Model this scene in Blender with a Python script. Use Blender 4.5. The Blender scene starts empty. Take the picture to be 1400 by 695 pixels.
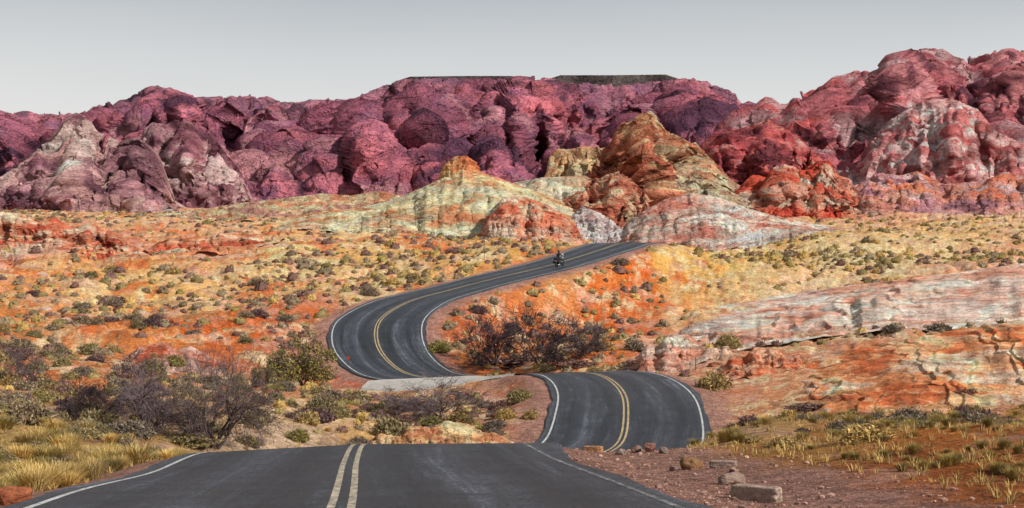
import bpy, bmesh, math, random
import numpy as np
from mathutils import Vector, Matrix
rng=np.random.default_rng(7); random.seed(7)
SC=bpy.context.scene; COL=SC.collection
F=1944.4; HR=400.0
SC.view_settings.view_transform='Standard'; SC.view_settings.look='None'; SC.view_settings.exposure=0
# ---------------------------------------------------------------- noise
_p=rng.permutation(256); PERM=np.concatenate([_p,_p,_p]).astype(np.int32)
_g=rng.normal(size=(256,3)); G3=(_g/np.linalg.norm(_g,axis=1)[:,None]).astype(np.float32)
_a=rng.random(256)*2*np.pi; G2=np.stack([np.cos(_a),np.sin(_a)],1).astype(np.float32)
def fade(t): return t*t*t*(t*(t*6-15)+10)
def n2(x,y):
    x=np.asarray(x,np.float64); y=np.asarray(y,np.float64)
    xi=np.floor(x).astype(np.int64); yi=np.floor(y).astype(np.int64); xf=(x-xi).astype(np.float32); yf=(y-yi).astype(np.float32)
    u=fade(xf); v=fade(yf); r=[]
    for dy in (0,1):
        for dx in (0,1):
            g=G2[PERM[PERM[(xi+dx)&255]+((yi+dy)&255)]]
            r.append(g[...,0]*(xf-dx)+g[...,1]*(yf-dy))
    return ((r[0]*(1-u)+r[1]*u)*(1-v)+(r[2]*(1-u)+r[3]*u)*v)*1.5
def n3(x,y,z):
    x=np.asarray(x,np.float64); y=np.asarray(y,np.float64); z=np.asarray(z,np.float64)
    xi=np.floor(x).astype(np.int64); yi=np.floor(y).astype(np.int64); zi=np.floor(z).astype(np.int64)
    xf=(x-xi).astype(np.float32); yf=(y-yi).astype(np.float32); zf=(z-zi).astype(np.float32)
    u=fade(xf); v=fade(yf); w=fade(zf); r=[]
    for dz in (0,1):
        for dy in (0,1):
            for dx in (0,1):
                g=G3[PERM[PERM[PERM[(xi+dx)&255]+((yi+dy)&255)]+((zi+dz)&255)]]
                r.append(g[...,0]*(xf-dx)+g[...,1]*(yf-dy)+g[...,2]*(zf-dz))
    a=(r[0]*(1-u)+r[1]*u)*(1-v)+(r[2]*(1-u)+r[3]*u)*v
    b=(r[4]*(1-u)+r[5]*u)*(1-v)+(r[6]*(1-u)+r[7]*u)*v
    return (a*(1-w)+b*w)*1.5
def sst(a,b,x):
    t=np.clip((x-a)/(b-a),0,1); return t*t*(3-2*t)
def lin(c):
    c=np.array(c,float)/255.0
    return np.where(c<=.04045,c/12.92,((c+.055)/1.055)**2.4)
# ---------------------------------------------------------------- mesh helpers
def mk(name,V,Fq,col=None,smooth=True,mat=None,parent=None,link=True):
    V=np.asarray(V,np.float32); Fq=np.asarray(Fq,np.int32)
    me=bpy.data.meshes.new(name); k=Fq.shape[1]
    me.vertices.add(len(V)); me.vertices.foreach_set('co',V.ravel())
    me.loops.add(Fq.size); me.loops.foreach_set('vertex_index',Fq.ravel())
    me.polygons.add(len(Fq)); me.polygons.foreach_set('loop_start',np.arange(0,Fq.size,k,dtype=np.int32))
    me.update(calc_edges=True)
    me.polygons.foreach_set('use_smooth',np.full(len(Fq),bool(smooth)))
    if col is not None:
        a=me.color_attributes.new('Col','FLOAT_COLOR','POINT'); c=np.ones((len(V),4),np.float32); c[:,:3]=col
        a.data.foreach_set('color',c.ravel())
    me.validate()
    if mat: me.materials.append(mat)
    if not link: return me
    o=bpy.data.objects.new(name,me); COL.objects.link(o)
    if parent: o.parent=parent
    return o
def gridfaces(nr,nc):
    i=np.arange(nr-1)[:,None]*nc+np.arange(nc-1)[None,:]
    i=i.ravel(); return np.stack([i,i+1,i+nc+1,i+nc],1)
def tag(o,label=None,cat=None,group=None,kind=None):
    if label: o['label']=label
    if cat: o['category']=cat
    if group: o['group']=group
    if kind: o['kind']=kind
    return o
def empty(name,loc,rz=0):
    o=bpy.data.objects.new(name,None); COL.objects.link(o); o.location=loc; o.rotation_euler=(0,0,rz); o.empty_display_size=.2
    return o
def rebase(o):
    me=o.data; n=len(me.vertices); a=np.empty(n*3,np.float32); me.vertices.foreach_get('co',a); a=a.reshape(-1,3)
    c=np.array([(a[:,0].min()+a[:,0].max())/2,(a[:,1].min()+a[:,1].max())/2,a[:,2].min()],np.float32)
    me.vertices.foreach_set('co',(a-c).ravel()); me.update(); o.location=tuple(float(q) for q in c)
# ---------------------------------------------------------------- materials
def newmat(name):
    m=bpy.data.materials.new(name); m.use_nodes=True; nt=m.node_tree; b=nt.nodes['Principled BSDF']; return m,nt,b
def N(nt,t,**k):
    n=nt.nodes.new(t)
    for a,v in k.items(): setattr(n,a,v)
    return n
def noise(nt,vec,scale,detail=6,rough=.6,dist=0):
    n=N(nt,'ShaderNodeTexNoise'); n.inputs['Scale'].default_value=scale; n.inputs['Detail'].default_value=detail
    n.inputs['Roughness'].default_value=rough; n.inputs['Distortion'].default_value=dist
    nt.links.new(vec,n.inputs['Vector']); return n.outputs['Fac']
def ramp(nt,fac,stops):
    r=N(nt,'ShaderNodeValToRGB'); e=r.color_ramp.elements
    while len(e)<len(stops): e.new(.5)
    for q,(p,c) in zip(e,stops):
        q.position=p; q.color=(c,c,c,1) if not hasattr(c,'__len__') else (*c,1)
    nt.links.new(fac,r.inputs[0]); return r.outputs[0]
def mul(nt,a,b,fac=1.0,mode='MULTIPLY'):
    m=N(nt,'ShaderNodeMix',data_type='RGBA',blend_type=mode)
    if hasattr(fac,'node'): nt.links.new(fac,m.inputs[0])
    else: m.inputs[0].default_value=fac
    for s,i in ((a,6),(b,7)):
        if hasattr(s,'node'): nt.links.new(s,m.inputs[i])
        else: m.inputs[i].default_value=(*s,1)
    return m.outputs[2]
def bump(nt,h,b,strength,dist,prev=None):
    n=N(nt,'ShaderNodeBump'); n.inputs['Strength'].default_value=strength; n.inputs['Distance'].default_value=dist
    nt.links.new(h,n.inputs['Height'])
    if prev is not None: nt.links.new(prev,n.inputs['Normal'])
    if b is not None: nt.links.new(n.outputs[0],b.inputs['Normal'])
    return n.outputs[0]
def attr(nt,name='Col'):
    a=N(nt,'ShaderNodeAttribute'); a.attribute_name=name; return a
def rockmat(name,s,tilt=(.15,.1),stretch=6,streak=.5,bd=.3,crack=.6,mott=.7):
    """s = feature size in metres"""
    m,nt,b=newmat(name); g=N(nt,'ShaderNodeNewGeometry').outputs['Position']
    mp=N(nt,'ShaderNodeMapping'); mp.inputs['Rotation'].default_value=(tilt[1],tilt[0],0); mp.inputs['Scale'].default_value=(1,1,stretch)
    nt.links.new(g,mp.inputs[0])
    c=attr(nt).outputs['Color']
    st=noise(nt,mp.outputs[0],.25/s,5,.65,.6)
    c=mul(nt,c,ramp(nt,st,[(.3,(.52,.42,.42)),(.44,(.90,.84,.83)),(.56,(1.15,1.12,1.1)),(.7,(1.45,1.45,1.45))]),streak)
    f=noise(nt,g,.9/s,6,.75)
    c=mul(nt,c,ramp(nt,f,[(.33,.45),(.5,1.0),(.67,1.5)]),mott)
    mp2=N(nt,'ShaderNodeMapping'); mp2.inputs['Rotation'].default_value=(tilt[1]+.2,tilt[0]-.5,.3); mp2.inputs['Scale'].default_value=(1,1,2.2); nt.links.new(g,mp2.inputs[0])
    nz=N(nt,'ShaderNodeTexNoise'); nz.inputs['Scale'].default_value=.5/s; nz.inputs['Detail'].default_value=3; nt.links.new(mp2.outputs[0],nz.inputs['Vector'])
    ad=N(nt,'ShaderNodeVectorMath',operation='MULTIPLY_ADD'); nt.links.new(nz.outputs['Color'],ad.inputs[0]); ad.inputs[1].default_value=(2.2*s,)*3; nt.links.new(mp2.outputs[0],ad.inputs[2])
    v=N(nt,'ShaderNodeTexVoronoi',feature='DISTANCE_TO_EDGE'); v.inputs['Scale'].default_value=.42/s; nt.links.new(ad.outputs[0],v.inputs['Vector'])
    cr=ramp(nt,v.outputs['Distance'],[(0,0.0),(.16,1.0)])
    c=mul(nt,c,ramp(nt,v.outputs['Distance'],[(0,.5),(.05,1.0)]),crack)
    nt.links.new(c,b.inputs['Base Color']); b.inputs['Roughness'].default_value=.92; b.inputs['Specular IOR Level'].default_value=.15
    n1=bump(nt,st,None,1.0,s*bd*1.8)
    n1=bump(nt,cr,None,crack,s*bd*.6,n1)
    bump(nt,f,b,1.0,s*bd*1.2,n1)
    return m
M_far=rockmat('far_rock',8,(.5,.2),2.2,.55,.75,.7,.45)
M_mid=rockmat('mid_rock',3,(.45,.15),4,.6,.6,.6,.4)
M_near=rockmat('near_rock',.8,(.36,.1),12,.9,.45,.3,.4)
M_stone=rockmat('loose_stone',.12,(.2,.1),2,.5,.3,.5)
def terrmat():
    m,nt,b=newmat('desert_ground'); g=N(nt,'ShaderNodeNewGeometry').outputs['Position']
    c=attr(nt).outputs['Color']
    c=mul(nt,c,ramp(nt,noise(nt,g,.8,6,.8),[(.33,(.62,.55,.5)),(.5,(1,1,1)),(.66,(1.4,1.4,1.4))]),.7)
    f2=noise(nt,g,3.2,5,.8)
    c=mul(nt,c,ramp(nt,f2,[(.35,.55),(.5,1.0),(.65,1.45)]),.8)
    v2=N(nt,'ShaderNodeTexVoronoi'); v2.inputs['Scale'].default_value=9; nt.links.new(g,v2.inputs['Vector'])
    c=mul(nt,c,ramp(nt,v2.outputs['Distance'],[(.1,1.7),(.25,1.0),(.6,.7)]),.5)
    nt.links.new(c,b.inputs['Base Color']); b.inputs['Roughness'].default_value=.95; b.inputs['Specular IOR Level'].default_value=.1
    n1=bump(nt,f2,None,1.0,.26)
    bump(nt,v2.outputs['Distance'],b,.6,-.05,n1)
    return m
M_terr=terrmat()
def simple(name,c,r=.6,metal=0,spec=.5,var=0,vs=8):
    m,nt,b=newmat(name); b.inputs['Roughness'].default_value=r; b.inputs['Metallic'].default_value=metal; b.inputs['Specular IOR Level'].default_value=spec
    g=N(nt,'ShaderNodeTexCoord').outputs['Object']
    f=noise(nt,g,vs,5,.6)
    cc=mul(nt,tuple(c),ramp(nt,f,[(.3,1-var),(.7,1+var)]),1.0)
    nt.links.new(cc,b.inputs['Base Color']); return m
def leafmat(name,spread=.35):
    m,nt,b=newmat(name); c=attr(nt).outputs['Color']
    oi=N(nt,'ShaderNodeObjectInfo')
    c=mul(nt,c,ramp(nt,oi.outputs['Random'],[(0,(1-spread,1-spread*.9,1-spread*.6)),(.5,(1,1,1)),(1,(1+spread,1+spread*.75,1.0))]),1.0)
    nt.links.new(c,b.inputs['Base Color']); b.inputs['Roughness'].default_value=.85; b.inputs['Specular IOR Level'].default_value=.15
    return m
M_leaf=leafmat('shrub_foliage',.25); M_grass=leafmat('dry_grass',.25); M_wood=simple('weathered_wood',(.085,.06,.058),.9,0,.1,.4,6); M_twig=simple('dry_twigs',(.125,.09,.085),.9,0,.1,.4,3)
# ---------------------------------------------------------------- road centreline
CP=[(2.4,-30,.63),(-.42,0,-1.35),(-1.95,16.3,-2.43),(-2.95,26,-3.07),(-3.5,33,-3.5),(-3.45,38,-4.35),(-2.2,45,-5.7),(1.0,54,-6.8),(3.2,60,-7.0),
(4.95,65,-6.9),(5.78,72,-5.93),(6.02,78,-5.42),(5.7,84,-5.1),(4.89,88,-4.98),(3.2,92,-5.2),(.2,96,-5.72),(-3.05,99,-6.05),(-5.9,102,-6.15),(-8.3,106,-5.85),
(-10.3,111,-4.57),(-11.1,116,-3.1),(-10.9,121,-2.0),(-9.15,127,-.78),(-6.16,133,.14),(-1.44,140,1.44),(4.24,150,2.93),(9.88,160,4.77),(12.8,168,5.79),(15.5,176,5.95),(18,190,5.0),(22,220,3.0)]
CP=np.array(CP,float)
def catmull(P,n):
    out=[]
    for i in range(len(P)-1):
        p0=P[max(i-1,0)]; p1=P[i]; p2=P[i+1]; p3=P[min(i+2,len(P)-1)]
        for k in range(n):
            t=k/n; out.append(.5*((2*p1)+(-p0+p2)*t+(2*p0-5*p1+4*p2-p3)*t*t+(-p0+3*p1-3*p2+p3)*t**3))
    out.append(P[-1]); return np.array(out)
S=catmull(CP,24)
L=np.concatenate([[0],np.cumsum(np.linalg.norm(np.diff(S[:,:2],axis=0),axis=1))])
ls=np.arange(0,L[-1],.6); S=np.stack([np.interp(ls,L,S[:,k]) for k in range(3)],1)
for _ in range(6): S[1:-1]=(S[:-2]+2*S[1:-1]+S[2:])/4
T=np.gradient(S,axis=0); T2=T[:,:2]/np.linalg.norm(T[:,:2],axis=1)[:,None]; RN=np.stack([T2[:,1],-T2[:,0]],1); SL=T[:,2]/np.linalg.norm(T[:,:2],axis=1)
BK=.05*sst(18,27,S[:,1])*(1-sst(34,45,S[:,1]))   # camber: the left lane falls away near the crest
def roaddist(X,Y):
    X=X.ravel();Y=Y.ravel(); lat=np.full(X.shape,99.); z=np.zeros(X.shape); ix=np.zeros(X.shape,int)
    sub=slice(0,len(S),2); A=S[sub]; 
    m=np.where((Y<225)&(Y>-28)&(np.abs(X)<45))[0]
    for c in range(0,len(m),60000):
        q=m[c:c+60000]; dx=X[q,None]-A[None,:,0]; dy=Y[q,None]-A[None,:,1]; k=np.argmin(dx*dx+dy*dy,1)
        r=np.arange(len(q)); dx=dx[r,k]; dy=dy[r,k]; k=k*2
        a=dx*T2[k,0]+dy*T2[k,1]; lat[q]=dx*RN[k,0]+dy*RN[k,1]; z[q]=S[k,2]+a*SL[k]+BK[k]*np.clip(lat[q],-5,0); ix[q]=k
        far=np.abs(a)>1.5; d=np.hypot(dx,dy); lat[q]=np.where(far,np.sign(lat[q]+1e-9)*d,lat[q])
    return lat,z,ix
# ---------------------------------------------------------------- terrain macro shape: elevation row by (column, depth)
ctl={-600:[(14,715),(25,650),(40,592),(60,545),(90,480),(130,400),(180,335),(250,300),(400,290),(700,290)],
0:[(14,712),(20,672),(28,640),(40,595),(60,548),(90,485),(130,405),(180,345),(250,302),(400,288),(700,288)],
200:[(26,642),(33,625),(42,605),(60,562),(90,500),(130,420),(180,350),(250,308),(400,286),(700,286)],
400:[(38,628),(47,606),(60,578),(75,552),(92,525),(112,466),(130,418),(150,378),(185,342),(250,310),(400,284),(700,284)],
550:[(42,640),(52,612),(65,588),(80,566),(95,548),(140,385),(170,348),(230,320),(400,284),(700,284)],
700:[(42,645),(52,625),(65,600),(80,568),(88,552),(104,512),(113,492),(122,462),(131,425),(160,352),(200,332),(260,325),(400,290),(700,280)],
800:[(24,640),(33,609),(42,632),(98,512),(108,490),(120,462),(134,428),(147,388),(190,336),(230,326),(400,290),(700,280)],
900:[(20,662),(33,614),(44,632),(98,508),(110,480),(125,446),(143,404),(160,366),(180,334),(250,320),(400,285),(700,280)],
1000:[(17,690),(24,647),(34,614),(46,592),(60,570),(72,552),(86,515),(100,482),(120,442),(150,388),(180,348),(250,312),(400,284),(700,280)],
1150:[(14,712),(18,682),(26,632),(36,600),(50,578),(65,558),(80,512),(95,468),(112,436),(132,412),(146,398),(165,362),(200,328),(260,302),(400,278),(700,275)],
1400:[(14,715),(18,684),(24,632),(32,598),(40,590),(50,575),(65,550),(80,505),(100,446),(130,396),(146,374),(172,343),(220,310),(300,285),(400,265),(700,265)],
2000:[(14,718),(18,686),(24,634),(32,598),(40,588),(50,572),(65,545),(80,498),(100,440),(130,388),(170,345),(220,310),(300,285),(400,265),(700,265)]}
P=[];R=[]
for px,l in ctl.items():
    for Y,r in l: P.append((px,Y)); R.append(r)
for i in range(60,len(S),14):
    if S[i,1]<14: continue
    for off in (-5.5,0,5.5):
        x=S[i,0]+RN[i,0]*off; y=S[i,1]+RN[i,1]*off
        P.append((700+F*x/y,y)); R.append(HR-F*(S[i,2]-.15)/y)
P=np.array(P,float); R=np.array(R,float)
def feat(px,Y): return np.stack([px/150.,np.log(Y)/.22],-1)
Q=feat(P[:,0],P[:,1]); D=np.sqrt(((Q[:,None]-Q[None])**2).sum(-1)+.25)
mu=R.mean(); W=np.linalg.solve(D+np.eye(len(D))*-.02,R-mu)
gp=np.linspace(-600,2000,261); gl=np.linspace(math.log(12),math.log(700),200)
GP,GL=np.meshgrid(gp,gl); q=feat(GP.ravel(),np.exp(GL.ravel()))
GR=(np.sqrt(((q[:,None]-Q[None])**2).sum(-1)+.25)@W+mu).reshape(GP.shape)
def bil(A,fx,fy):
    ny,nx=A.shape; fx=np.clip(fx,0,nx-1.001); fy=np.clip(fy,0,ny-1.001); i=fx.astype(int); j=fy.astype(int); a=fx-i; b=fy-j
    return (A[j,i]*(1-a)+A[j,i+1]*a)*(1-b)+(A[j+1,i]*(1-a)+A[j+1,i+1]*a)*b
def macro(X,Y):
    Yc=np.maximum(Y,12.); px=np.clip(700+F*X/Yc,-600,2000)
    r=bil(GR,(px+600)/10.,(np.log(Yc)-gl[0])/(gl[1]-gl[0]))
    z=(HR-r)*Yc/F; pl=-1.5-.066*Y-.02*np.abs(X)
    w=sst(12,18,Y); return pl*(1-w)+z*w
NV,NW=1300,820
vv=np.linspace(-.52,.52,NV); ww=np.linspace(math.log(5),math.log(845),NW)
YG=np.repeat((np.exp(ww)-25)[:,None],NV,1); XG=vv[None,:]*(YG+25)
Z=macro(XG,YG)
lat,zr,ix=roaddist(XG,YG); lat=lat.reshape(XG.shape); zr=zr.reshape(XG.shape); ix=ix.reshape(XG.shape)
al=np.abs(lat)
PXG=700+F*XG/np.maximum(YG,10)
def ell(px,Y,wp,wl): return np.exp(-(((PXG-px)/wp)**2+(np.log(np.maximum(YG,5)/Y)/wl)**2)**1.5)
lz=[(1200,118,260,.16,1.0),(1380,125,180,.18,1.),(930,98,70,.06,1.),(100,190,180,.2,1.),(330,190,120,.14,.8),(170,108,90,.07,.8),(60,140,80,.08,.6),(610,62,70,.10,.7),(1250,260,300,.25,.6),(350,240,260,.12,.5),(700,84,40,.05,.5),(20,44,60,.1,.5),(1330,27,190,.22,.8),(280,126,150,.07,.6),(150,160,200,.08,.6)]
RM=np.zeros_like(Z)
for a in lz: RM=np.maximum(RM,a[4]*np.minimum(1,1.6*ell(*a[:4])))
RM=np.clip(RM*(1.15+.9*n2(XG/9,YG/9+7)),0,1)
slabm=np.clip(1.5*ell(1230,122,330,.15),0,1)
yn=np.clip(YG/100,.35,3)
hum=.42*n2(XG/11,YG/11)+.30*np.abs(n2(XG/4.+3,YG/4.))+.14*n2(XG/1.3,YG/1.3)+.07*n2(XG/.5,YG/.5)
gul=-np.clip(.10-np.abs(n2(XG/16+31,YG/22)),0,1)*6.0*sst(60,100,YG)
gul+=-np.clip(.08-np.abs(n2(XG/7+11,YG/8)),0,1)*3.0*sst(50,90,YG)
big=n2(XG/26+5,YG/30)*.9*sst(90,150,YG)
rk=(np.abs(n2(XG/12+11,YG/9))*.9+np.abs(n2(XG/5,YG/3.3+5))*.45+np.abs(n2(XG/1.6,YG/1.2+5))*.2)*np.clip(yn,.35,1)
mask=sst(5,11,al)
Z=Z+mask*((hum*np.clip(yn,.4,1.3)+gul+big+RM*rk)*(1-.8*slabm)-.8*slabm)
st=.5*np.where(YG<45,.4,1); ph=(Z-.10*XG+.35*n2(XG/9,YG/6))/st; fr=ph-np.floor(ph)
Z=Z+mask*RM*st*.85*(sst(.25,.6,fr)-fr)
w=1-sst(4.7,9.5,al); ford=(YG>89)&(YG<104)&(lat<0)
w=np.where((lat<0)&(YG>64)&(YG<90),1-sst(4.5,6.6,al),w)
w=np.where(ford,1-sst(7.,12,al),w)
tz=zr-.10-.14*sst(4.3,5.6,al)+.12*sst(5.6,8,al)
tz=np.where(ford,zr-.10-.35*sst(4.2,7.5,al),tz)
Z=Z*(1-w)+(tz+ .03*n2(XG/.7,YG/.7)*sst(4.2,5,al))*w
def hz(X,Y):
    X=np.asarray(X,float);Y=np.asarray(Y,float)
    return bil(Z,(X/(Y+25)+.52)/1.04*(NV-1),(np.log(Y+25)-ww[0])/(ww[-1]-ww[0])*(NW-1))
def samp(A,X,Y):
    return bil(A,(np.asarray(X,float)/(Y+25)+.52)/1.04*(NV-1),(np.log(np.asarray(Y,float)+25)-ww[0])/(ww[-1]-ww[0])*(NW-1))
def at(px,row,y0=12,y1=400):
    Y=np.exp(np.linspace(math.log(y0),math.log(y1),3000)); X=(px-700)/F*Y; r=HR-F*hz(X,Y)/Y
    k=np.where(r<=row)[0]; k=k[0] if len(k) else int(np.argmin(r))
    return float(X[k]),float(Y[k]),float(hz(X[k],Y[k]))
# ---- terrain colour
cc=[(0,18,(186,142,78)),(200,28,(190,146,80)),(-300,30,(186,142,78)),(0,45,(216,176,112)),(150,50,(180,138,85)),(380,48,(240,205,170)),(300,75,(190,132,92)),(100,85,(210,128,76)),(-300,100,(205,120,66)),(250,110,(226,136,72)),(50,130,(232,148,80)),(350,112,(216,108,50)),(430,103,(206,136,112)),
(200,150,(246,192,118)),(400,150,(250,206,140)),(100,185,(212,116,76)),(0,200,(204,98,70)),(-400,200,(190,85,62)),(300,195,(226,144,98)),(500,180,(246,188,112)),(550,150,(250,210,148)),(450,240,(238,196,140)),(250,260,(232,180,130)),(620,215,(228,112,46)),(700,170,(234,180,102)),
(620,85,(216,164,114)),(700,75,(208,136,110)),(560,60,(230,182,114)),(620,62,(230,176,108)),(700,110,(206,124,74)),(640,108,(216,112,62)),(800,108,(224,140,74)),(800,130,(226,112,46)),(870,145,(224,110,40)),(900,105,(238,192,168)),(950,90,(218,144,108)),(1000,140,(248,208,148)),
(900,165,(242,188,100)),(1000,180,(246,202,120)),(1100,200,(238,186,108)),(1300,215,(238,186,118)),(1200,180,(248,214,158)),(1050,122,(238,196,172)),(1200,120,(238,200,184)),(1350,120,(238,202,188)),(1300,152,(232,168,124)),(1100,95,(224,156,114)),(1250,90,(222,134,78)),(1380,80,(212,120,80)),
(1150,58,(216,158,96)),(1350,50,(200,126,60)),(1300,32,(188,112,48)),(1250,22,(172,98,48)),(1150,30,(184,128,70)),(1000,45,(210,166,108)),(1380,280,(238,200,186)),(1300,300,(230,140,102)),(1000,280,(232,155,115)),(850,240,(232,184,138)),(1700,150,(220,140,88)),(1700,40,(212,132,56)),(700,500,(200,120,80)),(100,500,(190,110,90)),(1300,500,(200,110,90))]
CPX=np.array([c[0] for c in cc],float); CY=np.array([c[1] for c in cc],float); CC=np.array([lin(c[2]) for c in cc])
gl2=np.linspace(math.log(12),math.log(800),160); GP2,GL2=np.meshgrid(gp,gl2)
d2=((GP2.ravel()[:,None]-CPX)/80)**2+((GL2.ravel()[:,None]-np.log(CY))/.13)**2
wt=1/(d2+.15)**1.8; CG=(wt@CC)/wt.sum(1)[:,None]; CG=CG.reshape(*GP2.shape,3)
Yc=np.maximum(YG,12.)
pj=np.clip(700+F*XG/Yc,-600,2000)+90*n2(XG/(9*yn),YG/(9*yn)+3)+50*n2(XG/(2.5*yn),YG/(2.5*yn))+30*n2(XG/(.8*yn),YG/(1.2*yn)); lj=np.log(Yc)+.13*n2(XG/(10*yn)+50,YG/(10*yn))+.07*n2(XG/(2*yn)+50,YG/(2*yn))+.04*n2(XG/(.7*yn)+50,YG/(1.*yn))
C=np.stack([bil(CG[...,k],(pj+600)/10.,(lj-gl2[0])/(gl2[1]-gl2[0])) for k in range(3)],-1)
def cmix(C,c,f): return C*(1-f[...,None])+np.asarray(c)*f[...,None]
nb=.7*n2(XG/5+9,YG/7)+.6*n2(XG/1.7+9,YG/2.4)+.5*n2(XG/.6+9,YG/.9)+.3*n2(XG/.25+9,YG/.5); nc_=n2(XG/1.6,YG/2.2+9)+.6*n2(XG/.55,YG/.9+9)
C=cmix(C,lin((252,222,174)),.8*sst(.04,.4,nb)*sst(45,80,YG)*(1-RM*.6))
C=cmix(C,lin((224,98,34)),.7*sst(.12,.46,.8*n2(XG/7+70,YG/8)+.5*n2(XG/1.9+70,YG/2.6)+.4*n2(XG/.5+70,YG/.8))*sst(60,95,YG)*(1-sst(960,1060,PXG)*.6))
C=cmix(C,lin((140,94,70)),.45*sst(.3,.6,nc_))
C=cmix(C,lin((222,178,160)),.4*sst(.25,.5,n2(XG/2.8+33,YG/4)+.4*n2(XG/.8,YG/1.2+40)))
fb=np.sin(ph*2*np.pi/2.7)*.5+.5
C=C*(1+(RM*(fb-.5)*.5)[...,None])
C=cmix(C,lin((238,208,190)),RM*.45*sst(.05,.4,n2(XG/9+20,YG/5))*sst(45,60,YG))
gw=np.where((lat>0)&(YG<62),7.4,5.2); gmask=(1-sst(gw-.5,gw+1.0,al+.5*n2(XG/1.1,YG/1.1)))
C=cmix(C,lin((176,132,118)),.9*gmask)
C=np.clip(C*np.where(YG<60,.68,.86)[...,None],0.01,.74)
V=np.stack([XG,YG,Z],-1).reshape(-1,3)
ter=mk('terrain',V,gridfaces(NW,NV),C.reshape(-1,3),True,M_terr); tag(ter,'rolling orange and yellow desert ground around the winding road','ground',None,'structure')
a=np.linspace(-1,1,41); gx,gy=np.meshgrid(np.sign(a)*np.abs(a)**2*7000,np.sign(a)*np.abs(a)**2*7000)
g=mk('ground',np.stack([gx,gy,np.full_like(gx,-32)],-1).reshape(-1,3),gridfaces(41,41),np.tile(lin((190,120,76)),(41*41,1)),True,M_terr); tag(g,'flat desert plain beyond the hills','ground',None,'structure')
# ---------------------------------------------------------------- road
def roadmat():
    m,nt,b=newmat('asphalt'); a=attr(nt,'rd').outputs['Vector']; g=N(nt,'ShaderNodeNewGeometry').outputs['Position']
    mp=N(nt,'ShaderNodeMapping'); mp.inputs['Scale'].default_value=(1.3,.05,1); nt.links.new(a,mp.inputs[0])
    st=noise(nt,mp.outputs[0],1.7,6,.7,.25)
    c=mul(nt,(.019,.021,.0255),ramp(nt,st,[(.33,.4),(.48,.9),(.58,1.5),(.68,3.2)]),1.0)
    sp=N(nt,'ShaderNodeSeparateXYZ'); nt.links.new(a,sp.inputs[0]); ab=N(nt,'ShaderNodeMath',operation='ABSOLUTE'); nt.links.new(sp.outputs[0],ab.inputs[0])
    wob=N(nt,'ShaderNodeMath',operation='MULTIPLY_ADD'); nt.links.new(st,wob.inputs[0]); wob.inputs[1].default_value=.9; nt.links.new(ab.outputs[0],wob.inputs[2])
    dv=N(nt,'ShaderNodeMath',operation='MULTIPLY_ADD'); nt.links.new(wob.outputs[0],dv.inputs[0]); dv.inputs[1].default_value=.25; dv.inputs[2].default_value=-.11
    c=mul(nt,c,ramp(nt,dv.outputs[0],[(0.02,1.15),(.23,.55),(.45,1.8),(.68,.55),(.88,1.5)]),.9)
    c=mul(nt,c,ramp(nt,noise(nt,g,18,5,.95),[(.40,.15),(.5,1),(.60,3.4)]),.95)
    c=mul(nt,c,ramp(nt,noise(nt,g,.9,5,.8),[(.33,.6),(.65,1.5)]),.9)
    v=N(nt,'ShaderNodeTexVoronoi',feature='DISTANCE_TO_EDGE'); v.inputs['Scale'].default_value=.3
    nz=N(nt,'ShaderNodeTexNoise'); nz.inputs['Scale'].default_value=1.1; nz.inputs['Detail'].default_value=5; nt.links.new(g,nz.inputs['Vector'])
    ad=N(nt,'ShaderNodeVectorMath',operation='MULTIPLY_ADD'); nt.links.new(nz.outputs['Color'],ad.inputs[0]); ad.inputs[1].default_value=(1.6,1.6,1.6); nt.links.new(a,ad.inputs[2]); nt.links.new(ad.outputs[0],v.inputs['Vector'])
    c=mul(nt,c,ramp(nt,v.outputs['Distance'],[(.0,.3),(.010,1.0)]),.8)
    nt.links.new(c,b.inputs['Base Color'])
    nt.links.new(ramp(nt,st,[(.3,.38),(.7,.58)]),b.inputs['Roughness']); b.inputs['Specular IOR Level'].default_value=.36
    bump(nt,noise(nt,g,22,4,.9),b,1.0,.035)
    return m
M_road=roadmat()
def paint(name,col,wear=.42,sc=9):
    m,nt,b=newmat(name); g=N(nt,'ShaderNodeNewGeometry').outputs['Position']
    f=ramp(nt,noise(nt,g,sc,9,.85),[(wear-.07,0.0),(wear+.08,1.0)])
    c=mul(nt,(.04,.04,.045),tuple(col),f,'MIX')
    c=mul(nt,c,ramp(nt,noise(nt,g,1.2,5,.7),[(.3,.7),(.7,1.15)]),1.0)
    nt.links.new(c,b.inputs['Base Color']); b.inputs['Roughness'].default_value=.75
    return m
M_white=paint('worn_white_paint',(.62,.62,.60),.46); M_white2=paint('faded_white_paint',(.48,.48,.46),.55); M_yel=paint('worn_yellow_paint',(.60,.50,.35),.49); M_yel2=paint('warm_yellow_paint',(.58,.41,.19),.46)
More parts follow.
